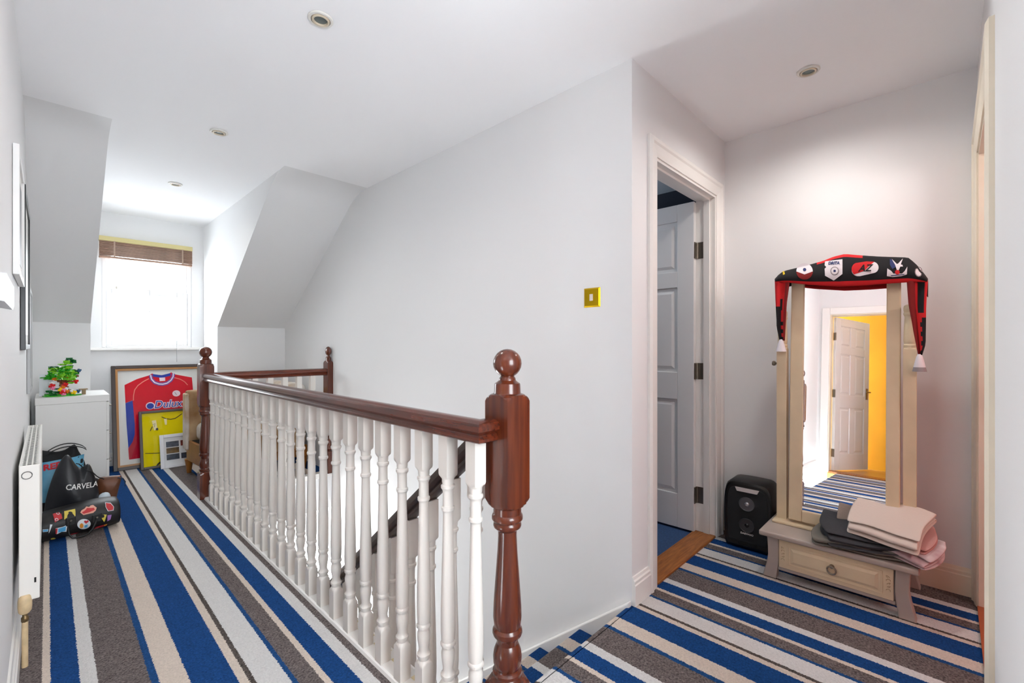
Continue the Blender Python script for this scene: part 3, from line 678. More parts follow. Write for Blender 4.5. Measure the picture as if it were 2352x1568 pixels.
def dens(pts, k=3):
    out = []
    n = len(pts)
    for i in range(n):     # closed smooth outline
        p0, p1, p2, p3 = pts[i - 1], pts[i], pts[(i + 1) % n], pts[(i + 2) % n]
        for j in range(k):
            t = j / k
            out.append(tuple(.5 * (2 * p1[c] + (p2[c] - p0[c]) * t + (2 * p0[c] - 5 * p1[c] + 4 * p2[c] - p3[c]) * t * t + (-p0[c] + 3 * p1[c] - 3 * p2[c] + p3[c]) * t ** 3) for c in (0, 1)))
    return out
from mathutils.geometry import tessellate_polygon
def tess(pts, k=2):
    tri = tessellate_polygon([[Vector((p[0], p[1], 0)) for p in pts]])
    T = [tuple((pts[i][0], pts[i][1]) for i in t) for t in tri]
    for _ in range(k):
        N_ = []
        for a, b, c in T:
            ab, bc, ca_ = [((p[0] + q[0]) / 2, (p[1] + q[1]) / 2) for p, q in ((a, b), (b, c), (c, a))]
            N_ += [(a, ab, ca_), (ab, b, bc), (ca_, bc, c), (ab, bc, ca_)]
        T = N_
    return T
def weld(o, d=.0004):
    import bmesh
    bm = bmesh.new(); bm.from_mesh(o.data); bmesh.ops.remove_doubles(bm, verts=bm.verts, dist=d); bmesh.ops.recalc_face_normals(bm, faces=bm.faces); bm.to_mesh(o.data); bm.free(); return o

# ------------------------------------------------------------------ dressing mirror on a drawer base
CREAM = mat('cream_painted_wood', 'dac6a4', 0.45, var=0.12, vscale=7); TAUPE = mat('taupe_painted_wood', 'aca096', 0.5, var=0.1, vscale=8)
dm = thing('dressing_mirror', 'tall cream dressing mirror on a taupe stand with one drawer', 'mirror', (2.70, .385, 0)); off = (2.70, .385, 0)
PX0, PX1, PY0, PY1 = 2.472, 2.925, .085, .682
MB().box(PX0, PX1, PY0, PY1, .206, .232).build('stand_top', TAUPE, dm, off=off, bevel=.008, seg=3)
def leg(y, out, x, fx):
    """sabre leg flaring outward at the foot, seen from the front"""
    pr = [(0, .206), (.004, .15), (.005, .11), (-.001, .07), (-.010, .035), (-.018, 0)]
    L_ = [(y + out * -p[0] if False else y - out * p[0], p[1]) for p in pr]
    R_ = [(y - out * (p[0] * .55 + .05), p[1]) for p in pr[::-1]]
    o = MB().prism(L_ + R_, x, x + .05 * fx, 'x').build('leg', TAUPE, dm, off=off, bevel=.004); recalc(o)
for x, fx in ((2.50, 1), (2.90, -1)):
    leg(.652, 1, x, fx); leg(.112, -1, x, fx)
DY0, DY1 = .168, .598
MB().box(2.512, 2.895, DY0 - .002, DY1 + .002, .052, .205).build('carcass', TAUPE, dm, off=off)
MB().box(2.506, 2.52, DY0 - .006, DY1 + .006, .047, .064).build('lower_rail', TAUPE, dm, off=off, bevel=.003)
dr = MB().box(2.497, 2.515, DY0, DY1, .066, .199).build('drawer', CREAM, dm, off=off, bevel=.002)
def mould(y0, y1, z0, z1, w_, x0, h):
    m = MB()
    for a in ((y0, y1, z0, z0 + w_), (y0, y1, z1 - w_, z1), (y0, y0 + w_, z0 + w_, z1 - w_), (y1 - w_, y1, z0 + w_, z1 - w_)):
        m.box(x0 - h, x0, a[0], a[1], a[2], a[3])
    return m
mould(DY0 + .035, DY1 - .035, .082, .183, .007, 2.497, .003).build('drawer_moulding', CREAM, dr, off=off, bevel=.002)
p = MB(); a0, a1, b0, b1 = DY0 + .05, DY1 - .05, .096, .169
p.add([(2.497, a0, b0), (2.497, a1, b0), (2.497, a1, b1), (2.497, a0, b1), (2.492, a0 + .012, b0 + .012), (2.492, a1 - .012, b0 + .012), (2.492, a1 - .012, b1 - .012), (2.492, a0 + .012, b1 - .012)], [(0, 1, 5, 4), (1, 2, 6, 5), (2, 3, 7, 6), (3, 0, 4, 7), (4, 5, 6, 7)])
recalc(p.build('raised_panel', CREAM, dr, off=off))
for ys in (DY0 + .017, DY1 - .017):
    m = MB()
    for q in range(5):
        zc = .105 + q * .014
        m.tube([(2.4965, ys + .007 * math.cos(t * .7 + q), zc + .006 * math.sin(t * .7)) for t in range(6)], .0013, 5)
    m.build('carved_sprig', mat('shadowed_cream', 'b39c7c', 0.6), dr, off=off)['kind'] = 'stuff'
yk = (DY0 + DY1) / 2; zk = .128
k = MB().turned([(0, .010), (.006, .009), (.012, .006), (.014, .0005)], n=14); k.v = [(2.492 - z, yk + x, zk + .014 + y) for x, y, z in k.v]
k.tube([(2.482 + .002 * math.sin(t * math.pi / 10), yk + .017 * math.sin(t * math.pi / 10), zk - .001 + .017 * math.cos(t * math.pi / 10)) for t in range(20)], .0036, 8, closed=True)
k.build('ring_pull', mat('aged_pewter', '8f8374', 0.4, 0.6), dr, off=off, smooth=40)
MB().box(2.625, 2.775, .098, .662, .232, .246).build('plinth', CREAM, dm, off=off, bevel=.005)
prow = [(.246, .05), (1.122, .05), (1.130, .034), (1.136, .027), (1.140, .022), (1.146, .024), (1.152, .024), (1.157, .020), (1.163, .0215), (1.175, .0225), (1.22, .0215), (1.275, .0185), (1.283, .0195), (1.288, .0235), (1.296, .0235), (1.300, .020), (1.304, .022), (1.318, .0235), (1.328, .021), (1.333, .014), (1.335, .001)]
for y in (.629, .125): recalc(MB().turned(prow, 2.70, y, 20, half=.0225).build('post', CREAM, dm, off=off, smooth=30))
TILT = R(3.0); PZ = .92
def mirror_part(m, name, mt, par=dm, **k):
    c, s = math.cos(TILT), math.sin(TILT)
    m.v = [(2.70 + (x) * c + (z - PZ) * s, y, PZ + (z - PZ) * c - x * s) for x, y, z in m.v]
    return m.build(name, mt, par, off=off, **k)
FY0, FY1, GZ0, GZ1 = .157, .592, .315, 1.475; GY0, GY1 = .207, .534
m = MB().box(-.016, .016, FY0, GY0, .258, 1.50).box(-.016, .016, GY1, FY1, .258, 1.50).box(-.016, .016, GY0, GY1, .258, GZ0)
arch = [(FY0, GZ1)] + [(FY1, GZ1)] + [(FY1 - (FY1 - FY0) * t / 12, 1.50 + .065 * math.sin(math.pi * t / 12)) for t in range(13)]
m.prism(arch, -.016, .016, 'x')
fr_o = recalc(mirror_part(m, 'mirror_frame', CREAM, bevel=.004))
mirror_part(MB().box(-.006, -.002, GY0 - .004, GY1 + .004, GZ0 - .004, GZ1 + .004), 'mirror_glass', mat('silvered_mirror', 'f4f4f2', 0.0, 1.0))
mirror_part(MB().box(.010, .015, GY0 - .004, GY1 + .004, GZ0 - .004, GZ1 + .004), 'backing', mat('hardboard', '6b5238', 0.8))
for y, s in ((.6515, 1), (.1025, -1)):
    k = MB().turned([(0, .006), (.010, .006), (.012, .012), (.020, .0135), (.026, .010), (.028, .001)], n=14)
    k.v = [(2.70 + px_, y + s * pz, 1.055 + py_) for px_, py_, pz in k.v]
    recalc(k.build('tilt_knob', mat('aged_pewter', '8f8374', 0.4, 0.6), dm, off=off, smooth=40))

# ------------------------------------------------------------------ football scarf draped over the mirror
RED = mat('scarf_red', 'c8141a', 0.85, bump=0.1, bscale=400); SBK = mat('scarf_black', '121115', 0.9, bump=0.1, bscale=400)
DRED = mat('scarf_dark_red', '7c1212', 0.9); SWH = mat('scarf_white', 'ddd6da', 0.85); SNV = mat('scarf_navy', '2a3566', 0.85); SYE = mat('scarf_yellow', 'd9b81a', 0.85); SGY = mat('scarf_grey', '8e8688', 0.85)
sc = thing('football_scarf', 'black and red football scarf with club badges draped over the mirror top', 'scarf', (2.68, .37, 1.5)); off = (2.68, .37, 1.5)
VT = [(1780, 641), (1790, 630), (1800, 623), (1850, 611), (1890, 600), (1915, 590), (1940, 584), (1975, 587), (2020, 590), (2085, 592), (2100, 604), (2115, 620), (2130, 640)]
VB = [(1780, 647), (1815, 649), (1860, 654), (1930, 658), (1990, 655), (2040, 651), (2100, 647), (2130, 647)]
def sx(t): return 2.652 - .012 * math.sin(math.pi * min(t, 1)) + .03 * t ** 3
def ssurf(u, v, lift=0):
    vt, vb = lerp(VT, u), lerp(VB, u); t = max(0, min(1, (vb - v) / (vb - vt)))
    return sight(u, v, X=sx(t) - lift)
m = MB()
def band(a, b):
    u = 1780 + 350 * a
    vt, vb = lerp(VT, u), lerp(VB, u)
    if b <= .75:
        t = b / .75; return sight(u, vb + (vt - vb) * t, X=sx(t))
    t = (b - .75) / .25; p = sight(u, vt, X=sx(1))
    return Vector((p.x + .075 * math.sin(t * 1.57), p.y, p.z - .075 * (1 - math.cos(t * 1.57))))
def bandm(a, b):
    t = b / .75
    if t < .15: return 1
    if .92 < t < 1.3 and .28 < a < .58: return 1
    return 0
m.grid(band, 40, 16, mfn=bandm)
def drop(pl, pr, colour, Xa, fold):
    def fn(a, b):
        v = pl[0][0] + (pl[-1][0] - pl[0][0]) * b
        u = lerp(pl, v) * (1 - a) + lerp(pr, v) * a
        return sight(u, v, X=Xa - fold * math.sin(a * math.pi * 2.5 + b * 2))
    m.grid(fn, 8, 16, mfn=colour)
drop([(643, 1780), (700, 1782), (750, 1784), (782, 1791)], [(643, 1814), (700, 1807), (750, 1804), (782, 1802)],
     lambda a, b: (0 if a < .45 and b > .44 else (3 if a > .8 else (0 if a > .45 and (b > .62 and int(b * 16) % 2) or (.3 < b < .5 and .4 < a < .6) else 1))), 2.655, .006)
drop([(643, 2083), (700, 2087), (760, 2098), (815, 2110)], [(643, 2131), (710, 2127), (790, 2125), (815, 2117)],
     lambda a, b: (3 if a < .35 else (0 if (.5 < a < .85 and b < .42) or (a > .8 and b > .48) or (b > .55 and a > .6 and int(b * 16) % 2) else 1)), 2.655, .006)
recalc(m.build('band', [SBK, RED, SWH, DRED], sc, smooth=True, solid=.004, off=off))
def tassel(u, v0, v1, hw, tipgrey):
    a, b = sight(u, v0, X=2.652), sight(u, v1, X=2.652); rad = hw * 2.3 / FPX; rows = []
    for i in range(9): t = i / 8; rows.append((a.z + (b.z - a.z) * t, rad * (.35 + .65 * t) * (1 if i else .6)))
    mm = MB().turned(rows, a.x, a.y, 14); mi = [1 if tipgrey and sum(mm.v[q][2] for q in f) / len(f) < b.z + .02 else 0 for f in mm.f]; mm.m = mi
    recalc(mm.build('tassel', [SWH, SGY], sc, off=off, smooth=40))
tassel(1794, 779, 807, 11, False); tassel(2112, 813, 853, 11, True)
def patch(name, parts, lift=.004):
    """flat woven badge: list of (material, polygon in measured sight coordinates, extra lift)"""
    mm = MB(); ms = []
    for mt, pts, lf in parts:
        if mt not in ms: ms.append(mt)
        for t in tess(pts): mm.add([ssurf(u, v, lift + lf) for u, v in t], [(0, 1, 2)], ms.index(mt))
    return weld(mm.build(name, ms, sc, off=off, smooth=True), .00002)
patch('badge', [(DRED, ell(1848, 623, 19, 19), 0), (SWH, ell(1848, 623, 19, 19, 12, 180, 360) + [(1848, 630)], .0008), (SNV, ell(1848, 619, 4, 4, 10), .0016)])
patch('badge', [(SWH, [(1895, 600), (1935, 595), (1935, 629), (1915, 644), (1895, 633), (1894, 617), (1898, 613), (1894, 609)], 0), (SGY, ell(1917, 622, 10, 10, 14), .0008), (SWH, ell(1917, 622, 8, 8, 14), .0012), (SNV, ell(1917, 622, 3, 3, 8), .0016)])
patch('badge', [(SWH, ell(1970, 620, 14, 14, 10, 90, 270) + [(2003, 601)] + ell(2005, 614, 13, 13, 10, -80, 80) + [(1975, 634)], 0), (RED, ell(1970, 618, 14, 15, 10, 100, 250) + [(1990, 600), (2008, 601), (1996, 611), (1985, 622), (1962, 630)], .0008)])
patch('badge', [(SNV, [(2044, 594), (2054, 600), (2058, 612), (2050, 618), (2044, 608)], .0004), (SWH, [(2048, 594), (2060, 606), (2063, 605), (2074, 593), (2069, 607), (2073, 608), (2074, 612), (2068, 612), (2064, 621), (2060, 620), (2056, 608)], .0008),
                (SWH, [(2038, 616), (2047, 622), (2052, 628), (2072, 628), (2078, 622), (2084, 612), (2083, 630), (2070, 634), (2050, 636), (2037, 634)], .0004), (RED, ell(2061, 625, 5.5, 5.5, 12), .0012), (SNV, [(2046, 632), (2078, 629), (2077, 631), (2047, 634)], .0014)])
patch('badge', [(SGY, ell(2110, 624, 9, 12, 12), 0), (SWH, ell(2110, 624, 7, 10, 12), .0008)])
patch('badge', [(SYE, [(1796, 624), (1801, 622), (1803, 629), (1799, 631)], 0), (SYE, [(1789, 630), (1793, 628), (1791, 633), (1787, 635)], 0)])
def scarf_text(txt, u0, v0, px, shear, mt, lift):
    vs, fs = text_mesh(txt, px, shear, .4)
    mm = MB(); mm.add([ssurf(u0 + x, v0 - y + x * -.04, lift + (.0006 if z > 0 else 0)) for x, y, z in vs], fs); mm.build('lettering', mt, sc, off=off)
scarf_text('AZ', 1986, 616, 22, .35, SBK, .0062); scarf_text('DRITA', 1915, 604, 9, .2, SNV, .0058)

# ------------------------------------------------------------------ heap of folded clothes on the stand
def folded(name, label, mt, loc, rot, L, W, layers, t, seed, amp=.006, sag=0.0):
    """one cloth folded back and forth; L across the folds (local x), W along the folds (local y)"""
    r = random.Random(seed); path = []
    for i in range(layers):
        z = i * t; xs = [-L / 2 + L * j / 8 for j in range(9)]
        sh = r.uniform(-.012, .012)
        if i % 2: xs = xs[::-1]
        for j, x in enumerate(xs): path.append((x * (1 - .04 * i) + sh, z))
        if i < layers - 1:
            x = path[-1][0]; s = 1 if x > 0 else -1
            for a in (-45, 0, 45): path.append((x + s * t * .55 * math.cos(R(a)), z + t / 2 + t / 2 * math.sin(R(a))))
    ph = [(r.uniform(14, 34), r.uniform(14, 34), r.uniform(0, 6)) for _ in range(4)]
    n = len(path)
    def fn(a, b):
        x, z = path[min(n - 1, round(a * (n - 1)))]; y = (b - .5) * W * (1 + .04 * math.sin(a * 9))
        wv = sum(math.sin(p * x + q * y + c) for p, q, c in ph) / 4
        return (x + amp * .6 * wv, y + amp * math.sin(17 * x + seed), max(0, z + amp * (.4 + z / (layers * t)) * wv + sag * (x / L) ** 2 * (1 if x < 0 else .2) * -1))
    o = MB().grid(fn, n - 1, 14).build(name, mt, None, smooth=True, solid=t * .62, subsurf=1)
    o.location = loc; o.rotation_euler = rot; return tag(o, label, 'clothing', 'clothes heaped on the mirror stand')
folded('folded_garment', 'olive grey garment at the very bottom of the clothes heap', mat('olive_grey_cloth', '6e6a62', 0.9, bump=.15, bscale=90), (2.605, .29, .243), (0, R(-1), R(8)), .25, .34, 3, .014, 3, .014)
folded('folded_garment', 'mauve and white garment poking out at the right of the clothes heap', mat('mauve_cloth', 'a98b8e', 0.9, var=.5, vscale=9, color2='d9cfd0'), (2.615, .135, .262), (R(6), R(-5), R(-14)), .25, .21, 4, .013, 5, .016)
folded('folded_garment', 'charcoal trousers folded under the beige trousers', mat('charcoal_cloth', '35363a', 0.9, bump=.12, bscale=90), (2.60, .275, .284), (R(-3), R(-11), R(12)), .26, .30, 4, .014, 8, .016)
folded('folded_garment', 'salmon pink garment wedged below the beige trousers', mat('salmon_cloth', 'bd8f8a', 0.9, bump=.12, bscale=90), (2.62, .140, .322), (R(4), R(-14), R(-8)), .22, .18, 2, .013, 11, .014)
folded('folded_garment', 'pale beige trousers folded on top of the clothes heap', mat('beige_cloth', 'cdbfb4', 0.9, bump=.12, bscale=90), (2.60, .190, .352), (R(4), R(-21), R(-12)), .25, .25, 4, .0135, 14, .010)
folded('folded_garment', 'taupe garment leaning on the mirror behind the beige trousers', mat('taupe_cloth', '8d7e74', 0.9, bump=.12, bscale=90), (2.660, .285, .352), (0, R(-50), R(4)), .11, .21, 2, .013, 17, .010)

# ------------------------------------------------------------------ loudspeaker
sp = thing('loudspeaker', 'black party loudspeaker on the floor in the corner by the mirror', 'loudspeaker', (2.735, .812, 0), R(-89))
H_ = .40
sp.scale = (1, 1, .95)
ol = dens([(-.115, .0), (-.124, .05), (-.130, .15), (-.128, .28), (-.118, .36), (-.095, .395), (-.05, .402), (.05, .402), (.095, .395), (.118, .36), (.128, .28), (.130, .15), (.124, .05), (.115, .0), (.06, 0), (-.06, 0)], 2)
ol = [(x, max(0, z)) for x, z in ol]
m = MB(); cz_ = .2
def ring(sc_, y): return [(x * sc_, y, cz_ + (z - cz_) * sc_) for x, z in ol]
n_ = len(ol); lay = [ring(.90, 0), ring(.96, .004), ring(1, .02), ring(1, .15), ring(.95, .19), ring(.8, .20)]
lay = [[(x, y, max(0, z)) for x, y, z in L_] for L_ in lay]
m.add(sum(lay, []), [(k * n_ + i, k * n_ + (i + 1) % n_, (k + 1) * n_ + (i + 1) % n_, (k + 1) * n_ + i) for k in range(5) for i in range(n_)] + [tuple(range(n_)), tuple(5 * n_ + i for i in range(n_))[::-1]])
recalc(m.build('cabinet', BLACK, sp, smooth=35))
g = MB(); g.add([(x * .80, -.004, cz_ + .005 + (z - cz_) * .78) for x, z in ol] + [(x * .84, .002, cz_ + .005 + (z - cz_) * .82) for x, z in ol], [tuple(range(n_))] + [(i, (i + 1) % n_, (i + 1) % n_ + n_, i + n_) for i in range(n_)])
recalc(g.build('grille', mat('black_grille', '0e0f11', 0.55, bump=.5, bscale=700), sp))
CONE = mat('grey_speaker_cone', '5c5c60', 0.3, 0.3); DOME = mat('silver_dome', 'b9b9bd', 0.2, 0.8); CONE2 = mat('dark_speaker_cone', '3c3b3d', 0.35, 0.2)
def driver(z, r, mc, md):
    d_ = MB().turned([(0.006, r), (.009, r * .96), (.003, r * .88), (-.002, r * .42), (.004, r * .36), (.009, r * .2), (.010, .0005)], n=28)
    d_.v = [(x, -.004 - zz, z + y) for x, y, zz in d_.v]; d_.m = [1 if all(math.hypot(d_.v[q][0], d_.v[q][2] - z) < r * .45 for q in f) else 0 for f in d_.f]
    recalc(d_.build('driver', [mc, md], sp, smooth=50))
driver(.275, .041, CONE, DOME); driver(.150, .041, CONE2, mat('dark_dome', '17171a', 0.25))
MB().prism([(-.062, .365), (.062, .365), (.052, .343), (-.052, .343)], -.008, -.002, 'y').build('light_bar', mat('white_light_bar', 'c9c4c2', 0.4), sp)
MB().box(-.055, .055, -.007, -.002, .335, .342).build('handle_lip', BLACK, sp)
vs, fs = text_mesh('DAEWOO', .0145, 0, .0004); MB().add([(x, -.0065 - z, .098 + y) for x, y, z in vs], fs).build('lettering', mat('white_print', 'e0dedb', 0.5), sp)
MB().box(-.05, .05, -.005, .004, .028, .052).build('bass_port', mat('matt_black', '0a0a0a', 0.8), sp, bevel=.004)

# ------------------------------------------------------------------ framed shirts and photos leaning under the window
def leaning(name, label, cat, x0, x1, yb, yt, hgt):
    ang = math.atan2(yt - yb, math.sqrt(max(1e-6, hgt ** 2 - (yt - yb) ** 2)))
    return thing(name, label, cat, (x0, yb, .002), rot=(-ang, 0, 0))
def frame_bars(w_, h_, fw, y0, y1):
    return MB().box(0, fw, y0, y1, 0, h_).box(w_ - fw, w_, y0, y1, 0, h_).box(fw, w_ - fw, y0, y1, 0, fw).box(fw, w_ - fw, y0, y1, h_ - fw, h_)
def flat(name, parts, parent, y0):
    mm = MB(); ms = []
    for mt, pts, k in parts:
        if mt not in ms: ms.append(mt)
        mm.poly([(x, y0 - k * .0012, z) for x, z in pts], ms.index(mt))
    return mm.build(name, ms, parent)
jf = leaning('framed_shirt', 'large dark framed red football shirt with blue sides under the window', 'picture', .42, 1.155, 5.44, 5.69, .985)
W_, H2 = .735, .985
frame_bars(W_, H2, .030, -.005, .035).build('frame', mat('dark_frame_wood', '3b2f2a', 0.4), jf, bevel=.003)
mm = MB()
for a in ((.03, .047, .03, H2 - .03), (W_ - .047, W_ - .03, .03, H2 - .03), (.047, W_ - .047, .03, .047), (.047, W_ - .047, H2 - .047, H2 - .03)): mm.box(a[0], a[1], .0, .03, a[2], a[3])
mm.build('gilt_slip', mat('gilt_slip', 'a8743a', 0.4), jf)
MB().box(.03, W_ - .03, .026, .032, .03, H2 - .03).build('backing', mat('mount_board', 'dcdcd8', 0.7), jf)
def cj(cx, cy): return ((cx - 75) * .000584, (1490 - cy) * .000712)
JR, JD, JB = mat('shirt_red', 'd0001f', 0.8, spec=.05), mat('shirt_deep_red', 'b80a2c', 0.8, spec=.05), mat('shirt_blue', '1f3aa0', 0.8, spec=.05)
JW, JP, JM = mat('shirt_white_trim', 'ead4dc', 0.7), mat('shirt_peach_trim', 'ee8a78', 0.7), mat('shirt_mauve', '5a4aa5', 0.7)
red = [(240, 365), (400, 290), (560, 245), (600, 220), (640, 236), (730, 248), (820, 236), (865, 212), (905, 240), (1030, 270), (1160, 300), (1168, 560), (1100, 600), (1090, 1350), (900, 1355), (268, 1360), (262, 1215), (320, 1130), (348, 1040), (352, 900), (340, 700), (335, 580), (245, 610)]
flat('shirt', [(JR, [cj(*p) for p in red], 0), (JB, [cj(*p) for p in [(245, 612), (335, 582), (342, 700), (352, 900), (348, 1040), (320, 1130), (264, 1212), (250, 900)]], 1),
               (JD, [cj(*p) for p in [(352, 900), (420, 720), (470, 720), (470, 1356), (270, 1358), (264, 1215), (320, 1130), (346, 1050)]], 1)], jf, .024)
def stroke(pts, w_):
    out = []
    for s_ in (1, -1):
        row = []
        for i, p in enumerate(pts):
            a, b = pts[max(0, i - 1)], pts[min(len(pts) - 1, i + 1)]; d_ = Vector((b[0] - a[0], b[1] - a[1])).normalized()
            row.append((p[0] - d_.y * w_ * s_ / 2, p[1] + d_.x * w_ * s_ / 2))
        out += row if s_ == 1 else row[::-1]
    return out
collar_o = [(580, 240), (590, 300), (630, 350), (690, 375), (740, 380), (800, 368), (855, 330), (888, 280), (895, 232)]
flat('collar', [(JM, [cj(*p) for p in stroke(collar_o, 44)], 2), (JW, [cj(*p) for p in stroke(collar_o, 16)], 3), (JB, [cj(*p) for p in [(610, 228), (730, 250), (850, 224), (855, 262), (730, 290), (610, 265)]], 2)], jf, .024)
flat('neck_label', [(JW, [cj(*p) for p in [(695, 285), (775, 285), (775, 332), (700, 335)]], 4)], jf, .024)
flat('shirt_piping', [(JP, [cj(*p) for p in stroke([(555, 292), (480, 330), (410, 380), (365, 440), (348, 520), (345, 585)], 11)], 2), (JP, [cj(*p) for p in stroke([(905, 292), (990, 320), (1050, 360), (1090, 410)], 10)], 2)], jf, .024)
flat('crest', [(JW, [cj(*p) for p in ell(922, 522, 56, 44)], 2), (SGY, [cj(*p) for p in stroke([(900, 505), (925, 545)], 8)], 3)], jf, .024)
flat('sponsor_ground', [(JW, [cj(*p) for p in ell(560, 672, 60, 50)], 2), (JB, [cj(*p) for p in ell(560, 676, 48, 40)], 3)], jf, .024)
def jersey_text(txt, cx, cy, size, offs, mt, k):
    vs, fs = text_mesh(txt, size, .25, offs); o_ = cj(cx, cy)
    MB().add([(o_[0] + x * .86, .024 - k * .0012 - (.0005 if z > 0 else 0), o_[1] + y) for x, y, z in vs], fs).build('sponsor_lettering', mt, jf)
jersey_text('Dulux', 795, 668, .105, .006, JW, 3); jersey_text('Dulux', 795, 668, .105, 0, JB, 4.4)
MB().box(.03, W_ - .03, .004, .006, .03, H2 - .03).build('glazing', PGLASS, jf)

yf = leaning('framed_shirt', 'dark framed bright yellow shirt leaning in front of the red one', 'picture', .60, 1.10, 5.325, 5.475, .545)
W3, H3 = .50, .545; YLW = mat('shirt_yellow', 'ecd800', 0.8, spec=.05, var=.08, vscale=6)
frame_bars(W3, H3, .022, -.004, .028).build('frame', mat('grey_frame_wood', '4c4540', 0.4), yf, bevel=.003)
MB().box(.02, W3 - .02, .018, .024, .02, H3 - .02).build('shirt_panel', YLW, yf)
def cy_(cx, cy): return (.02 + (cx - 470) * .000584, H3 - .022 - (cy - 715) * .00073)
BKP = mat('black_print', '15140f', 0.7); CRM = mat('cream_print', 'f0e2a8', 0.7)
flat('shirt_collar_line', [(BKP, [cy_(*p) for p in stroke([(730, 775), (790, 805), (850, 818), (910, 812), (960, 785), (1010, 755)], 9)], 1)], yf, .017)
flat('shirt_badges', [(CRM, [cy_(*p) for p in [(600, 815), (655, 810), (668, 930), (625, 945)]], 1), (CRM, [cy_(*p) for p in [(760, 805), (800, 800), (795, 885), (770, 885)]], 1), (BKP, [cy_(*p) for p in ell(663, 930, 17, 16)], 2), (BKP, [cy_(*p) for p in stroke([(575, 945), (605, 890)], 10)], 1), (BKP, [cy_(*p) for p in stroke([(610, 870), (640, 850), (630, 900)], 5)], 2)], yf, .017)
flat('shirt_stripe', [(BKP, [cy_(*p) for p in stroke([(500, 1225), (640, 1240), (760, 1250)], 8)], 1), (BKP, [cy_(*p) for p in stroke([(620, 1425), (660, 1380), (760, 1320)], 22)], 1), (CRM, [cy_(*p) for p in [(640, 1415), (740, 1360), (760, 1415)]], 1)], yf, .017)
MB().box(.02, W3 - .02, .004, .006, .02, H3 - .02).build('glazing', PGLASS, yf)

cf = leaning('photo_frame', 'small white frame with six dark photographs leaning at the front', 'picture', .735, 1.13, 5.24, 5.33, .315)
W4, H4 = .395, .315
frame_bars(W4, H4, .030, -.002, .018).build('frame', mat('white_photo_frame', 'dfe0e4', 0.45), cf, bevel=.003)
MB().box(.03, W4 - .03, .010, .015, .03, H4 - .03).build('mount', mat('photo_mount', 'e3e4e6', 0.7), cf)
for i in range(3):
    for j in range(3):
        a = .048 + i * .112; b = (.195, .135, .075)[j]
        if i == 1 and j == 1: continue
        mt = mat('photo_%d%d' % (i, j), ['4a5568', '7a5a24', '38485c', '8c2f2a', '22242a', '24344e', '1d1f22', '33415e', '2c2a24'][i * 3 + j], 0.35, var=.7, vscale=30)
        MB().box(a, a + .098, .008, .0098, b, b + .052).build('photograph', mt, cf)
MB().box(.03, W4 - .03, .003, .0045, .03, H4 - .03).build('glazing', PGLASS, cf)

# ------------------------------------------------------------------ armchair behind the far balustrade
FLO = mat('floral_fabric', 'ded8d0', 0.9, var=1, vscale=5, color2='a88a66', bump=.1, bscale=200)
TANF = mat('tan_fabric', 'bfa37e', 0.9, var=.4, vscale=5, color2='86603a'); CHW = mat('golden_chair_wood', '9a5f1e', 0.35, var=.3, vscale=8)
ac = thing('armchair', 'low floral armchair with golden wooden legs behind the stair rail', 'armchair', (1.30, 4.64, 0), R(4)); 
def cush(x0, x1, y0, y1, z0, z1, name, mt, bev):
    MB().box(x0, x1, y0, y1, z0, z1).build(name, mt, ac, bevel=bev, seg=5, smooth=True)
cush(-.36, .28, -.24, .24, .30, .46, 'seat_cushion', FLO, .05)
cush(.22, .40, -.32, .32, .20, .80, 'backrest', FLO, .07)
for s_ in (-1, 1):
    pf = [(-.05, .20), (.05, .20), (.05, .60)] + [(.005 + .062 * math.cos(R(a)), .685 + .062 * math.sin(R(a))) for a in range(-30, 211, 20)] + [(-.05, .60)]
    o = MB().prism([(s_ * .30 + x, z) for x, z in pf], -.41, .34, 'x').build('arm', TANF, ac, bevel=.012, seg=3, smooth=40); recalc(o)
    cush(-.425, -.400, s_ * .30 - .055, s_ * .30 + .06, .22, .72, 'arm_front', FLO, .012)
    MB().box(-.40, .38, s_ * .33 - .012, s_ * .33 + .012, .12, .22).build('side_rail', CHW, ac, bevel=.006)
MB().box(-.405, -.38, -.32, .32, .12, .30).build('front_rail', CHW, ac, bevel=.006)
MB().box(.355, .38, -.32, .32, .12, .22).build('back_rail', CHW, ac, bevel=.006)
MB().box(-.38, .36, -.31, .31, .195, .30).build('base', BLACKF, ac)
lg = None
for lx in (-.385, .355):
    for ly in (-.32, .32):
        if lg is None: lg = MB().turned([(0, .017), (.02, .02), (.12, .033), (.125, .035)], n=10).build('leg', CHW, ac, smooth=40); o = lg
        else: o = inst(lg, ac)
        o.location = (lx, ly, 0)

# ------------------------------------------------------------------ bags heaped by the radiator
PRT = mat('white_print', 'e0dedb', 0.5)
# tote bag
ty = 4.31; tb = thing('tote_bag', 'black tote bag printed with a pale blue winter picture behind the pouch', 'bag', (0.07, ty, 0)); 
def lp(u, v, Y, ox): p = sight(u, v, Y=Y); return (p.x - ox, p.z)
pts = [lp(u, v, ty, .07) for u, v in [(84, 1042), (104, 1035), (128, 1037), (150, 1032), (171, 1020), (181, 1036), (191, 1052), (197, 1068), (203, 1090)]]
pts = [(max(-.13, x), z) for x, z in pts] + [(.20, .18), (.19, .01), (.10, .0), (-.02, 0), (-.125, .01), (-.13, .2)]
mm, dep = pillow(dens(pts, 3), .075, .07, wr=.006, seed=4, centre=(.03, .2)); o = weld(mm.build('body', BLACKF, tb, smooth=True))
MB().grid(lambda a, b: (lambda x, z: (x, dep(x, z) - .003, z))(*[(-.11 + (.20 + .02 * b) * a), (.12 + (.262 + .015 * a) * b)]), 10, 10).build('printed_panel', mat('pale_blue_print', '79b4cf', 0.5, var=.6, vscale=5, color2='2f86ab'), tb, smooth=True)
def on_bag(dep_, pts_, lift): return [(x, dep_(x, z) - lift, z) for x, z in pts_]
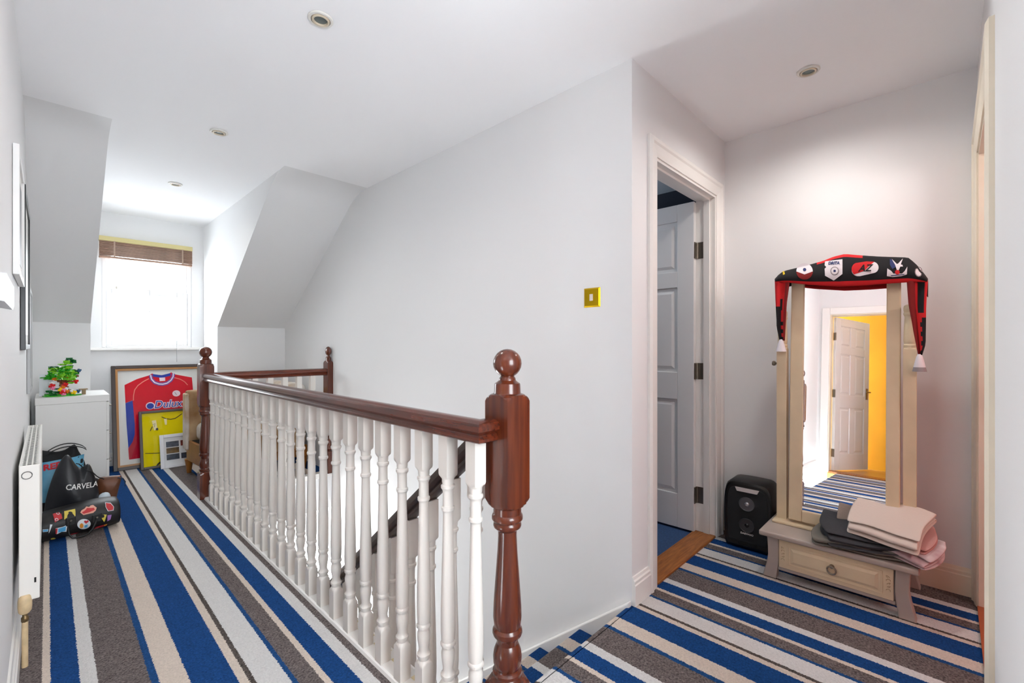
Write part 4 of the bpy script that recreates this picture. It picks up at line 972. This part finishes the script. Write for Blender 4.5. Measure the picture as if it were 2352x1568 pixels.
mm = MB(); mm.poly(on_bag(dep, ell(.055, .235, .05, .055, 20), .0045), 0); mm.poly(on_bag(dep, [(.03, .285), (.035, .315), (.055, .33), (.075, .315), (.085, .305), (.07, .295), (.055, .285)], .0052), 1); mm.poly(on_bag(dep, ell(.05, .285, .026, .007, 12), .0058), 2); mm.poly(on_bag(dep, [(-.02, .13), (.06, .13), (.09, .16), (.02, .165)], .0046), 3); mm.poly(on_bag(dep, [(.03, .185), (.06, .178), (.065, .19), (.035, .196)], .0056), 1)
mm.build('printed_picture', [mat('print_grey_white', 'cfc8c2', 0.6), mat('print_red', 'c2202c', 0.6), PRT, mat('print_cream', 'd9d0bc', 0.6)], tb)
vs, fs = text_mesh('RED', .052, 0, .0025); MB().add([(-.040 + x, dep(-.040 + x, .352 + y + .12 * x) - .005 - (.0006 if z > 0 else 0), .352 + y + .12 * x) for x, y, z in vs], fs).build('lettering', mat('print_red', 'c2202c', 0.6), tb)
for s_, hh in ((-1, .05), (1, .062)):
    path = [(-.10 + .22 * t / 12, s_ * .03, .40 + hh * math.sin(math.pi * t / 12) ** .7 + .03 * t / 12) for t in range(13)]
    fr = []
    for i, p_ in enumerate(path): fr.append((p_, (0, .011, 0), (0, 0, .002)))
    recalc(MB().sweep([(-1, -1), (1, -1), (1, 1), (-1, 1)], fr).build('handle', BLACKF, tb))
# drawstring pouch
py = 4.05; pb = thing('drawstring_pouch', 'soft black drawstring pouch lettered CARVELA slumped on the heap', 'bag', (.13, py, 0))
PCH = mat('black_dust_bag', '1c1d22', 0.45, bump=.05, bscale=60)
pts = [lp(u, v, py - .03, .13) for u, v in [(100, 1178), (108, 1135), (122, 1092), (138, 1060), (150, 1046), (160, 1047), (170, 1062), (183, 1076), (196, 1070), (206, 1066), (215, 1084), (223, 1108), (229, 1135), (227, 1165)]]
pts = pts + [(.16, .01), (.0, 0), (-.14, .01)]
mm, dep2 = pillow(dens(pts, 3), .085, .06, wr=.017, seed=9, centre=(.02, .2)); weld(mm.build('body', PCH, pb, smooth=True, subsurf=1))
vs, fs = text_mesh('CARVELA', .046, .12, .0006)
ca = lp(189, 1118, py - .1, .13)
def ctx(x, y): return (ca[0] + x * .78, ca[1] + y - .12 * x)
MB().add([(ctx(x, y)[0], dep2(*ctx(x, y)) - .006 - (.0008 if z > 0 else 0), ctx(x, y)[1]) for x, y, z in vs], fs).build('lettering', PRT, pb)
MB().tube([(.0 + .012 * t, -.045 + .01 * math.sin(t), .395 - .012 * t + .006 * math.sin(t * 1.3)) for t in range(12)], .003, 6).build('drawstring', BLACKF, pb)
# brown pouch
bb = thing('leather_pouch', 'small brown leather pouch behind the right end of the holdall', 'bag', (.30, 4.16, 0))
pts = [(-.06, 0), (-.065, .1), (-.06, .235), (-.01, .25), (.04, .245), (.062, .235), (.05, .16), (.035, .08), (.02, .0)]
mm, d3 = pillow(dens(pts, 3), .045, .04, wr=.006, seed=12); weld(mm.build('body', mat('brown_leather', '6b3d22', 0.5, var=.4, vscale=14), bb, smooth=True))
MB().tube([(.04, -.03, .235), (.068, -.035, .225), (.08, -.036, .20), (.078, -.036, .17)], .004, 6).build('zip_pull', mat('dark_navy_cord', '1a2a3d', 0.7), bb)
# tissue
wp = [(-.03, 0), (-.035, .10), (-.01, .16), (.03, .165), (.045, .12), (.04, .0)]
mm, d4 = pillow(dens(wp, 3), .03, .03, wr=.008, seed=21); o = weld(mm.build('plastic_wrap', mat('pale_plastic', 'c7d3dc', 0.35), None, smooth=True)); o.location = (.255, 4.05, 0); tag(o, 'scrap of pale plastic wrap between the pouch and the holdall', 'wrapping')
# holdall with stickers
hb = thing('holdall', 'black barrel holdall covered in colourful patches with round handles', 'bag', (.125, 3.86, 0), R(6))
HL, HD, HZ, NN = .205, .115, .088, 2.5
def taper(x): q = min(1, abs(x) / HL); return max(0.0, 1 - q ** 5) ** .5
def hy(x, z):
    s_ = max(.05, .80 + .20 * taper(x)) * (1 if taper(x) > .05 else .6); q = min(1, abs((z - HZ) / (HZ * s_)))
    return -HD * s_ * (1 - q ** NN) ** (1 / NN)
def hsurf(a, b):
    x = -HL + 2 * HL * a; s_ = .80 + .20 * taper(x); ed = min(1, (1 - abs(2 * a - 1)) * 14); s_ *= ed ** .35 if ed < 1 else 1
    th_ = 2 * math.pi * b; c_, s2 = math.cos(th_), math.sin(th_)
    e_ = 2 / NN
    y = -HD * s_ * math.copysign(abs(c_) ** e_, c_); z = HZ + HZ * s_ * math.copysign(abs(s2) ** e_, s2)
    z *= .93 + .3 * (x + HL) * .4; z += .007 * math.sin(11 * x + 1) * (z / .17); y += .004 * math.sin(16 * x)
    return (x, y, max(.001, z))
weld(MB().grid(hsurf, 28, 32).build('body', mat('black_pvc', '121012', 0.5, bump=.05, bscale=60), hb, smooth=True))
def hp(u, v):
    p = sight(u, v, Y=3.77); M_ = Matrix.Rotation(-R(6), 4, 'Z'); q = M_ @ (p - Vector((.125, 3.86, 0))); return (max(-HL * .93, min(HL * .93, q.x)), max(.012, min(.165, q.z)))
def sticker(parts):
    mm = MB(); ms = []
    for mt, pts_, lf in parts:
        if mt not in ms: ms.append(mt)
        def lift(q): return (q[0], hy(*q) - .005 - lf * .0012 + .004 * math.sin(16 * q[0]), q[1])
        for t in tess([hp(*q) for q in pts_]): mm.add([lift(q) for q in t], [(0, 1, 2)], ms.index(mt))
    weld(mm.build('patch', ms, hb, smooth=True), .00002)
def cs(x, y): return (90 + x / 12.38, 1140 + y / 12.38)
def P_(l): return [cs(*q) for q in l]
pK, rD, wH, yL, bL, pU, oR = mat('patch_peach', 'd99a86', .5), mat('patch_red', 'b8232a', .5), mat('patch_white', 'd5dade', .5), mat('patch_yellow', 'd2bd4c', .5), mat('patch_blue', '4aa0d0', .5), mat('patch_purple', '9a6ab0', .5), mat('patch_orange', 'd98a2a', .5)
HBK = mat('black_patch', '0c0b0b', .5)
sticker([(yL, P_([(715, 375), (1035, 360), (1000, 580), (680, 610)]), 0), (HBK, P_(ell(880, 560, 110, 110, 14)), 1), (HBK, P_(ell(880, 450, 60, 30, 10)), 2)])
sticker([(pK, P_([(1155, 440), (1200, 390), (1300, 345), (1360, 275), (1430, 310), (1490, 255), (1560, 255), (1640, 320), (1600, 390), (1520, 450), (1380, 475), (1240, 505)]), 0), (rD, P_([(1200, 440), (1310, 380), (1370, 330), (1480, 330), (1560, 320), (1580, 370), (1420, 430), (1250, 470)]), 1)])
sticker([(wH, P_(ell(1250, 758, 195, 150, 24)), 0), (rD, P_([(1245, 690), (1275, 645), (1315, 665), (1360, 640), (1390, 680), (1310, 745)]), 1), (oR, P_(ell(1180, 800, 55, 75, 14)), 1), (bL, P_([(1265, 790), (1360, 760), (1350, 850), (1270, 860)]), 1)])
sticker([(wH, P_([(1910, 190), (2060, 200), (2130, 290), (2110, 390), (1945, 410), (1890, 300)]), 0), (rD, P_([(1920, 205), (2050, 215), (2115, 290), (2095, 375), (1960, 395), (1905, 300)]), 1)])
sticker([(rD, P_([(385, 490), (470, 430), (560, 405), (620, 480), (635, 585), (520, 640), (415, 690), (400, 600)]), 0), (wH, P_(ell(530, 460, 50, 40, 12)), 1), (rD, P_(ell(530, 460, 34, 26, 12)), 2), (wH, P_(ell(470, 615, 52, 36, 12)), 1), (rD, P_(ell(470, 615, 36, 24, 12)), 2)])
sticker([(wH, P_([(430, 850), (540, 830), (640, 810), (770, 760), (745, 960), (610, 955), (470, 1025)]), 0), (bL, P_([(505, 860), (730, 795), (715, 930), (510, 975)]), 1), (rD, P_([(430, 855), (490, 850), (470, 1020), (435, 1010)]), 1)])
sticker([(yL, P_([(1750, 490), (1910, 500), (1840, 720), (1760, 600)]), 0), (HBK, P_(ell(1790, 540, 50, 50, 10)), 1)])
sticker([(pU, P_([(1930, 520), (2050, 505), (2020, 640), (1930, 700)]), 0)])
sticker([(rD, P_([(1600, 870), (1850, 800), (1840, 870), (1560, 970)]), 0), (oR, P_([(1850, 800), (1940, 780), (1930, 830), (1860, 870)]), 0), (wH, P_([(1550, 960), (1700, 890), (1690, 910), (1560, 985)]), 1)])
sticker([(rD, P_([(860, 1050), (1120, 1015), (1060, 1055), (880, 1085)]), 0)])
sticker([(wH, P_([(280, 740), (345, 745), (260, 960), (235, 990)]), 0)]); sticker([(yL, P_(ell(385, 1180, 75, 42, 12)), 0)]); sticker([(wH, P_([(65, 880), (230, 870), (215, 940), (70, 955)]), 0), (bL, P_([(75, 890), (220, 880), (205, 930), (80, 945)]), 1)])
for dx in (0, 1):
    a, b = hp(*cs(870 + dx * 750, 640 - dx * 80)), None
    k = MB().box(-.022, .022, -.004, .004, -.03, .02); k.v = [(x + a[0], y + hy(*a) - .008, z + a[1]) for x, y, z in k.v]; k.build('handle_tab', HBK, hb, bevel=.004)
    k = MB().turned([(0, .006), (.004, .005)], n=10); k.v = [(x + a[0], hy(*a) - .013 - z, y + a[1]) for x, y, z in k.v]; k.build('stud', CHROME, hb)
hpth = [cs(*q) for q in [(850, 660), (835, 780), (825, 930), (850, 1080), (950, 1180), (1090, 1190), (1250, 1150), (1400, 1050), (1520, 920), (1600, 760), (1630, 600)]]
P3 = []
for i, q in enumerate(hpth):
    a = sight(q[0], q[1], Y=3.745 - .02 * math.sin(math.pi * i / 10)); P3.append(Matrix.Rotation(-R(6), 4, 'Z') @ (a - Vector((.125, 3.86, 0))))
P3 = [Vector((p_.x, min(p_.y, hy(max(-.19, min(.19, p_.x)), max(.01, min(.16, p_.z))) - .008), max(.008, p_.z))) for p_ in P3]
MB().tube(P3, .0055, 8).build('handle', HBK, hb, smooth=True)
